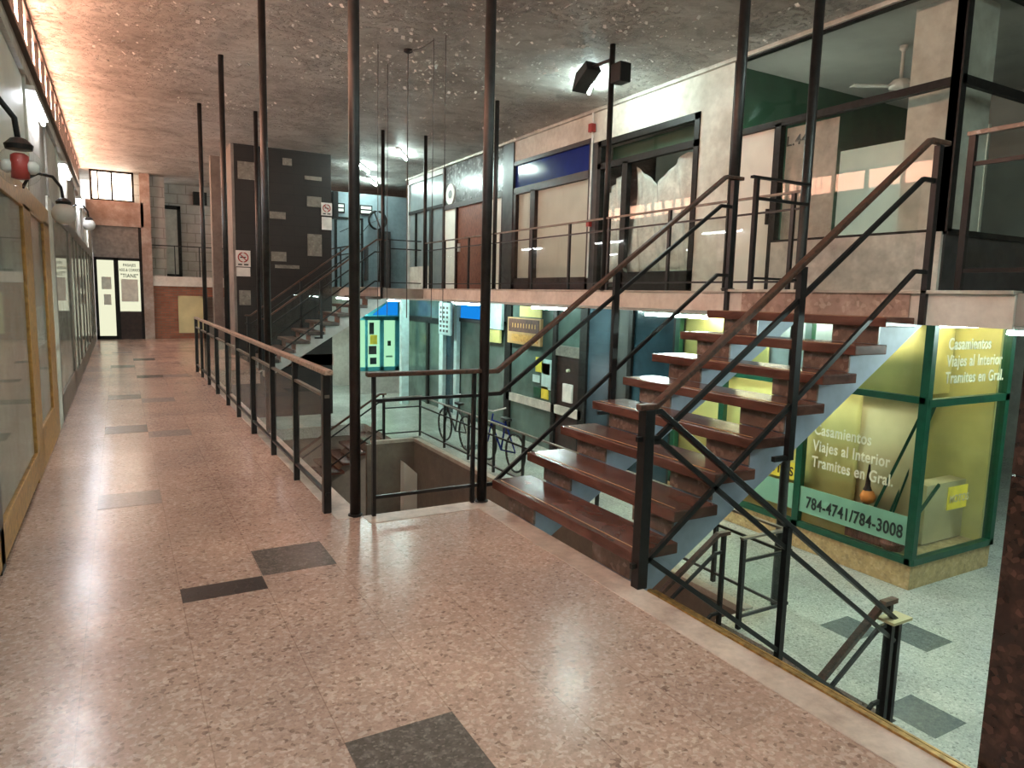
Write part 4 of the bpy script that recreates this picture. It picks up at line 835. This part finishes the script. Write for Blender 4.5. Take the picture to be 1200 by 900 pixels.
# ================================================================== LOWER KIOSK
KX, KY = 7.3, 4.16; KT = 1.42
t = thing('travel_kiosk', 'green-framed yellow glazed kiosk with phone number band, on the lower floor', 'kiosk', (KX, KY, ZL))
B(KX, 8.88, KY, 8.0, ZL, -1.22).build('plinth', 'kbase', t, bev=0.005)
g = G()
for y in (KY+0.0, 5.62, 6.95, 7.9): g.box(KX-0.03, KX+0.05, y-0.045+0.02, y+0.045+0.02, -1.22, KT)
g.box(8.80, 8.88, KY-.03, KY+.06, -1.22, KT)
g.box(KX-0.03, KX+0.04, KY, 7.95, -1.22, -1.15).box(KX, 8.88, KY-.03, KY+.05, -1.22, -1.15)
g.box(KX-0.03, KX+0.04, KY, 7.95, 0.53, 0.60).box(KX, 8.88, KY-.03, KY+.05, 0.50, 0.58)
g.box(KX-0.02, KX+0.04, KY, 7.95, 1.36, KT).box(KX, 8.88, KY-.02, KY+.05, 1.36, KT)
g.build('frame', 'kgreen', t)
B(KX+0.0, KX+0.008, KY+.05, 7.9, -1.15, 1.36).build('glass_panel', 'shopglass', t)
B(KX+.05, 8.80, KY+.0, KY+.008, -1.15, 1.36).build('glass_panel', 'shopglass', t)
B(KX-0.012, KX-0.002, KY+.06, 6.9, -1.02, -0.70).build('number_band', 'kband', t)
text('phone_number', '784-4741/784-3008', 0.205, 'ink', (KX-0.016, 5.50, -0.95), '-x', t, sx=0.70)
for i_, (s_, z) in enumerate((('Casamientos', -0.02), ('Viajes al Interior', -0.22), ('Tramites en Gral.', -0.42))):
    text('window_lettering', s_, 0.185, 'ink2', (KX-0.004, 5.47, z), '-x', t, sx=0.72)
for i_, (s_, z) in enumerate((('Casamientos', 1.10), ('Viajes al Interior', 0.92), ('Tramites en Gral.', 0.74))):
    text('window_lettering', s_, 0.175, 'ink2', (7.58, KY-0.006, z), '-y', t, sx=0.85)
# curtains behind glass
def curtain(x0, y0, x1, y1, z0, z1, m, amp=0.02, fr=16):
    n = 50; vs = []; d = Vector((x1-x0, y1-y0, 0)); nn = Vector((-d.y, d.x, 0)).normalized()
    for i in range(n+1):
        u = i/n; p = Vector((x0, y0, 0)) + d*u + nn*amp*math.sin(u*fr)
        vs += [(p.x, p.y, z0), (p.x, p.y, z1)]
    g = G().add(vs, [(2*i, 2*i+2, 2*i+3, 2*i+1) for i in range(n)]); o = g.build('curtain', m, t, smooth=True)
    md = o.modifiers.new('thick', 'SOLIDIFY'); md.thickness = 0.006
curtain(KX+.18, 5.0, KX+.18, 8.0, -1.2, 0.5, 'kyellow'); curtain(KX+.22, KY+.12, KX+.22, 5.1, -1.2, 0.5, 'kcream', 0.008, 5)
curtain(KX+.2, KY+.12, KX+.2, 5.15, 0.55, 1.4, 'kyellow', 0.008, 5); curtain(KX+.2, 6.4, KX+.2, 8.0, 0.55, 1.4, 'kyellow', 0.01, 6)
B(KX+.25, KX+.27, 5.1, 6.5, 0.55, 1.4).build('pale_screen', 'bluewall', t)
B(KX+.3, 8.8, KY+.6, KY+.62, 0.5, 1.4).build('inner_panel', 'kyellow', t)
B(KX+.3, 8.1, KY+.5, KY+.52, -1.2, 0.5).build('inner_panel', 'kcream', t)
B(8.1, 8.8, KY+.9, KY+.92, -1.2, 0.3).build('inner_panel', 'room', t); B(8.0, 8.8, KY+.3, KY+.5, -1.2, -0.5).build('counter', 'kcream', t)
B(KX+.3, 8.88, 8.0, 8.05, -1.5, 1.4).build('inner_panel', 'kyellow', t); B(8.84, 8.88, KY+.1, 8.0, -1.22, 1.4).build('inner_panel', 'kyellow', t)
G().bar((7.5, KY+.12, 0.5), (7.34, 4.75, -1.0), 0.02, 0.03).bar((7.75, KY+.15, 0.5), (7.42, KY+.4, -0.9), 0.015, 0.02).bar((7.65, KY+.12, 0.5), (7.40, KY+.35, -0.9), 0.015, 0.02).bar((7.40, KY+.25, -1.1), (8.2, KY+.28, -0.5), 0.02, 0.04).build('inner_strut', 'kgreen', t)
for x0, x1, z0, z1, s_ in ((7.86, 8.24, -0.68, -0.42, 'MOTOS'),):
    B(x0, x1, KY-.012, KY-.004, z0, z1).build('yellow_card', 'yellow', t); text('card_lettering', s_, 0.12, 'kcream', (x0+.03, KY-.016, z0+.08), '-y', t, sx=0.85)
B(KX-.012, KX-.004, 5.70, 6.2, -0.66, -0.44).build('yellow_card', 'yellow', t); text('card_lettering', 'AUTOS', 0.16, 'browndk', (KX-.016, 6.18, -0.61), '-x', t, sx=0.85)
G().lathe((KX+.1, 4.78, -0.72), [(0.02,0),(0.07,0.03),(0.085,0.09),(0.06,0.15),(0.02,0.17)], 16).build('orange_toy', 'orange', t, smooth=True)
G().lathe((KX+.1, 4.80, -0.85), [(0.05,0),(0.06,0.06),(0.03,0.13)], 12).lathe((KX+.1, 4.79, -0.56), [(0.05,0),(0.03,0.05),(0.01,0.3)], 12).build('toy_body', 'browndk', t)
G().lathe((KX+.12, 4.45, -1.15), [(0.1,0),(0.14,0.08),(0.08,0.2)], 12).box(KX+.06, KX+.16, 4.55, 5.0, -1.15, -1.02).build('clutter', 'reddoor', t)
G().box(KX+.5, 8.6, 5.6, 5.66, 1.34, 1.38).build('lamp_housing', 'fixture', t)
G().tube([(KX+.13, 4.5, 1.34), (KX+.13, 7.5, 1.34)], 0.015, 8).tube([(KX+.5, KY+.25, 1.33), (8.7, KY+.25, 1.33)], 0.015, 8).build('lamp_tube', emis('warm tube', (1, 0.95, 0.7), 26), t)

# ================================================================== LOWER SHOPS (plane X = 7.4, z -1.5..1.42)
def lowshop(label, y0, y1): return thing('shopfront', label, 'shopfront', (XW, (y0+y1)/2, ZL))
def lb2(t, bars, m='frame', name='frame'):
    g = G()
    for y0, y1, z0, z1 in bars: g.box(XW-0.02, XW+0.07, y0, y1, z0, z1)
    return g.build(name, m, t)
t = lowshop('dark teal glazed shop under the walkway, behind the top treads', 8.1, 9.7)
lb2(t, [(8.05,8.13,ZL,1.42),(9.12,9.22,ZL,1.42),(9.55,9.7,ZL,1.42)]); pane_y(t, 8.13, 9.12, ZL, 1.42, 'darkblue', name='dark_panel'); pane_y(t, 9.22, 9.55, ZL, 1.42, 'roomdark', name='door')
t = lowshop('glossy blue-grey panelled shop left of the dark teal one', 9.7, 10.5)
lb2(t, [(10.4,10.5,ZL,1.42)]); pane_y(t, 9.7, 10.4, ZL, 1.42, 'navy2', name='glossy_panel')
t = lowshop('rustic shop with brown sign board, posters and door with a white notice', 10.5, 13.4)
lb2(t, [(10.5,10.62,ZL,1.42),(11.42,11.55,ZL,1.42),(13.25,13.4,ZL,1.42),(10.5,13.4,1.34,1.42)])
pane_y(t, 10.62, 11.42, ZL, 0.55, 'browndk', name='door'); pane_y(t, 10.62, 11.42, 0.6, 1.34, 'greyglass', name='transom')
lb2(t, [(10.5,13.4,-0.72,-0.55)], 'sill', 'stall_ledge'); lb2(t, [(10.62,11.42,0.42,0.62)], 'inset', 'door_sign')
pane_y(t, 11.55, 13.25, ZL, -0.72, 'greyglass', name='lower_panel'); pane_y(t, 11.55, 13.25, -0.55, 1.34, 'greyglass', name='window_panel')
B(XW-.012, XW+.03, 10.85, 11.15, -0.45, -0.1).build('white_notice', 'paper', t)
G().tube([(XW-.03,11.0,0.16),(XW+.03,11.0,0.16)], 0.03, 12).build('peephole_lamp', 'ink2', t)
for y0, y1, z0, z1, m_ in ((11.9,12.2,0.02,0.32,'yellow'),(11.6,11.95,-0.3,0.3,'cyanp'),(11.65,11.9,0.0,0.22,'orange'),(11.7,11.95,-0.5,-0.25,'yellow'),(12.05,12.3,-0.2,-0.05,'cyanp'),(12.0,12.25,-0.5,-0.3,'kgreen')):
    B(XW+.0, XW+.025, y0, y1, z0, z1).build('poster', m_, t)
bs = thing('shop_sign', 'brown rustic wooden sign board with tan border', 'sign', (XW-.1, 12.5, 0.9))
B(XW-.12, XW-.06, 11.85, 13.2, 0.55, 1.1).build('board', 'tan', bs); B(XW-.13, XW-.12, 11.90, 13.14, 0.80, 1.07).build('dark_panel', 'board', bs); B(XW-.13, XW-.12, 11.95, 13.0, 0.60, 0.76).build('lower_panel', 'gold', bs)
for i_ in range(9): B(XW-.134, XW-.13, 12.02+i_*.115, 12.06+i_*.115, 0.89, 0.98).build('glyph', 'gold', bs)
tag(B(XW-.06, XW-.03, 11.95, 12.8, 1.12, 1.34).build('yellow_poster', 'kyellow'), 'yellow poster above the rustic sign board', 'poster')
t = lowshop('green-grey glass shop left of the rustic shop, with blue lit sign', 13.4, 15.9)
lb2(t, [(13.4,13.5,ZL,1.42),(14.6,14.7,ZL,0.95),(13.4,15.9,0.88,0.98)]); pane_y(t, 13.5, 14.6, ZL, 0.9, 'greyglass', name='glass_door'); pane_y(t, 14.7, 15.85, ZL, 0.9, 'greyglass', name='glass_door')
pane_y(t, 13.4, 14.0, 0.98, 1.42, 'whiteclean', name='sign_end')
bs = thing('shop_sign', 'bright blue lit sign with white end under the walkway', 'sign', (XW-.1, 14.6, 1.2))
B(XW-.12, XW-.05, 14.1, 15.6, 0.98, 1.40).build('blue_face', 'skyblue', bs); B(XW-.12, XW-.05, 13.5, 14.1, 0.80, 1.40).build('white_face', 'cyanp', bs)
tag(B(XW-.10, XW-.05, 13.6, 14.3, 0.5, 0.78).build('yellow_poster', 'kyellow'), 'yellow placard below the blue lit sign', 'poster')
struct(G().box(XW-0.08, XW+.02, 15.9, 16.06, ZL, 1.42).box(XW-0.08, XW+.02, 16.75, 17.0, ZL, 1.42).box(XW-0.7, XW-.5, 18.1, 18.3, ZL, 1.42).build('trim_12', 'cyanp'), 'white painted posts between the lower shops', 'post')
pn = thing('hanging_sign', 'tall pale vertical sign with small lettering hung from the walkway', 'sign', (XW-.3, 16.4, 1.0))
B(XW-.30, XW-.24, 15.8, 16.55, 0.52, 1.34).build('board', 'cyanp', pn, bev=0.03)
for i_ in range(3):
    for j_ in range(6): B(XW-.306, XW-.30, 15.95+i_*0.2, 16.05+i_*0.2, 0.6+j_*0.115, 0.66+j_*0.115).build('glyph', 'greypil', pn)
t = lowshop('dark green glass doors between white posts on the lower level', 16.1, 19.8)
lb2(t, [(17.0,17.15,ZL,1.42),(17.9,18.05,ZL,0.8),(17.0,19.8,0.75,0.9),(19.6,19.8,ZL,1.42)]); pane_y(t, 16.06, 16.75, ZL, 1.42, 'darkblue', name='dark_panel')
pane_y(t, 17.15, 17.9, ZL, 0.75, 'greyglass', name='glass_door'); pane_y(t, 18.05, 19.6, ZL, 0.75, 'greyglass', name='glass_door'); pane_y(t, 17.15, 19.6, 0.9, 1.42, 'greyglass', name='transom')
# turquoise shop facing the camera
TY = 20.3
t = thing('shopfront', 'turquoise-framed lit shop at the far end of the lower level', 'shopfront', (6.7, TY, ZL))
B(5.9, 7.45, TY-.02, TY+.1, ZL, -0.78).build('base_panel', 'greywall', t)
G().box(5.9,7.45,TY-.05,TY+.05,-0.80,-0.68).box(5.9,7.45,TY-.05,TY+.05,0.72,0.86).box(5.9,6.02,TY-.05,TY+.05,-.8,.8).box(6.35,6.42,TY-.05,TY+.05,-.8,.8).box(6.80,6.92,TY-.05,TY+.05,-.8,.8).box(7.28,7.45,TY-.05,TY+.05,-.8,.8).build('frame', 'teal', t)
B(6.02,7.28,TY,TY+.02,-.68,.72).build('lit_window', 'litgreen', t)
G().prism([(TY-.7,0.86),(TY,1.30),(TY,0.86)], 'x', 6.2, 7.36).build('awning', 'teal', t)
for x0,x1,z0,z1,m_ in ((6.48,6.62,0.3,0.65,'ink'),(6.5,6.72,0.0,0.28,'yellow'),(6.46,6.7,-0.3,-0.05,'greypil'),(7.05,7.15,-0.05,0.1,'ink'),(6.5,6.7,-.6,-.4,'navy2'),(7.0,7.2,-0.4,-0.35,'kband')):
    B(x0,x1,TY-.02,TY-.005,z0,z1).build('poster', m_, t)
t = thing('shop_sign', 'blue slanted sign above the turquoise shop', 'sign', (6.6, TY-.4, 1.1))
G().prism([(6.35,0.90),(7.1,0.90),(7.1,1.38),(6.95,1.38)], 'y', TY-.75, TY-.70).build('face', 'skyblue', t)
struct(G().box(3.0, 16, 22.5, 22.7, ZL, 1.43).build('wall_lower_back', 'greywall'), 'wall at the far end of the lower level', 'wall')
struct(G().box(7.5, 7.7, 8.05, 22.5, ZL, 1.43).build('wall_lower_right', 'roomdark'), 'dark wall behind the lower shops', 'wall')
# bicycles by the lower guard rail
def bicycle(y, x, label, m='black'):
    t = thing('bicycle', label, 'bicycle', (x, y, ZL))
    r = 0.33
    for yc in (y-0.52, y+0.52):
        pts = [(x, yc+r*math.cos(a*math.pi/14), ZL+r+0.02+r*math.sin(a*math.pi/14)) for a in range(29)]
        w_ = G().tube(pts, 0.02, 6).build('wheel', 'black', t)
        g = G()
        for k_ in range(8):
            a = k_*math.pi/8; g.tube([(x, yc-r*math.cos(a), ZL+r+.02-r*math.sin(a)), (x, yc+r*math.cos(a), ZL+r+.02+r*math.sin(a))], 0.003, 4)
        g.build('spokes', 'fixture', w_)
    z0 = ZL+0.35
    G().tube([(x,y-.52,z0),(x,y-.15,ZL+.80)],.014,8).tube([(x,y-.52,z0),(x,y,z0-.05)],.014,8).tube([(x,y,z0-.05),(x,y-.15,ZL+.85)],.018,8).tube([(x,y-.15,ZL+.78),(x,y+.38,ZL+.78)],.018,8).tube([(x,y,z0-.05),(x,y+.38,ZL+.72)],.018,8).tube([(x,y+.34,ZL+.9),(x,y+.52,z0)],.016,8).build('bike_frame', m, t)
    G().tube([(x-.25,y+.30,ZL+1.0),(x,y+.34,ZL+.95),(x+.25,y+.30,ZL+1.0)],.013,8).build('handlebar', 'fixture', t)
    G().box(x-.06,x+.06,y-.28,y-.04,ZL+.86,ZL+.91).build('saddle', 'black', t, bev=.015)
bicycle(12.7, 5.85, 'bicycle leaning by the lower guard rail, farther of two', 'greypil')
bicycle(10.8, 5.88, 'bicycle leaning by the lower guard rail, nearer of two', 'bluepanel')
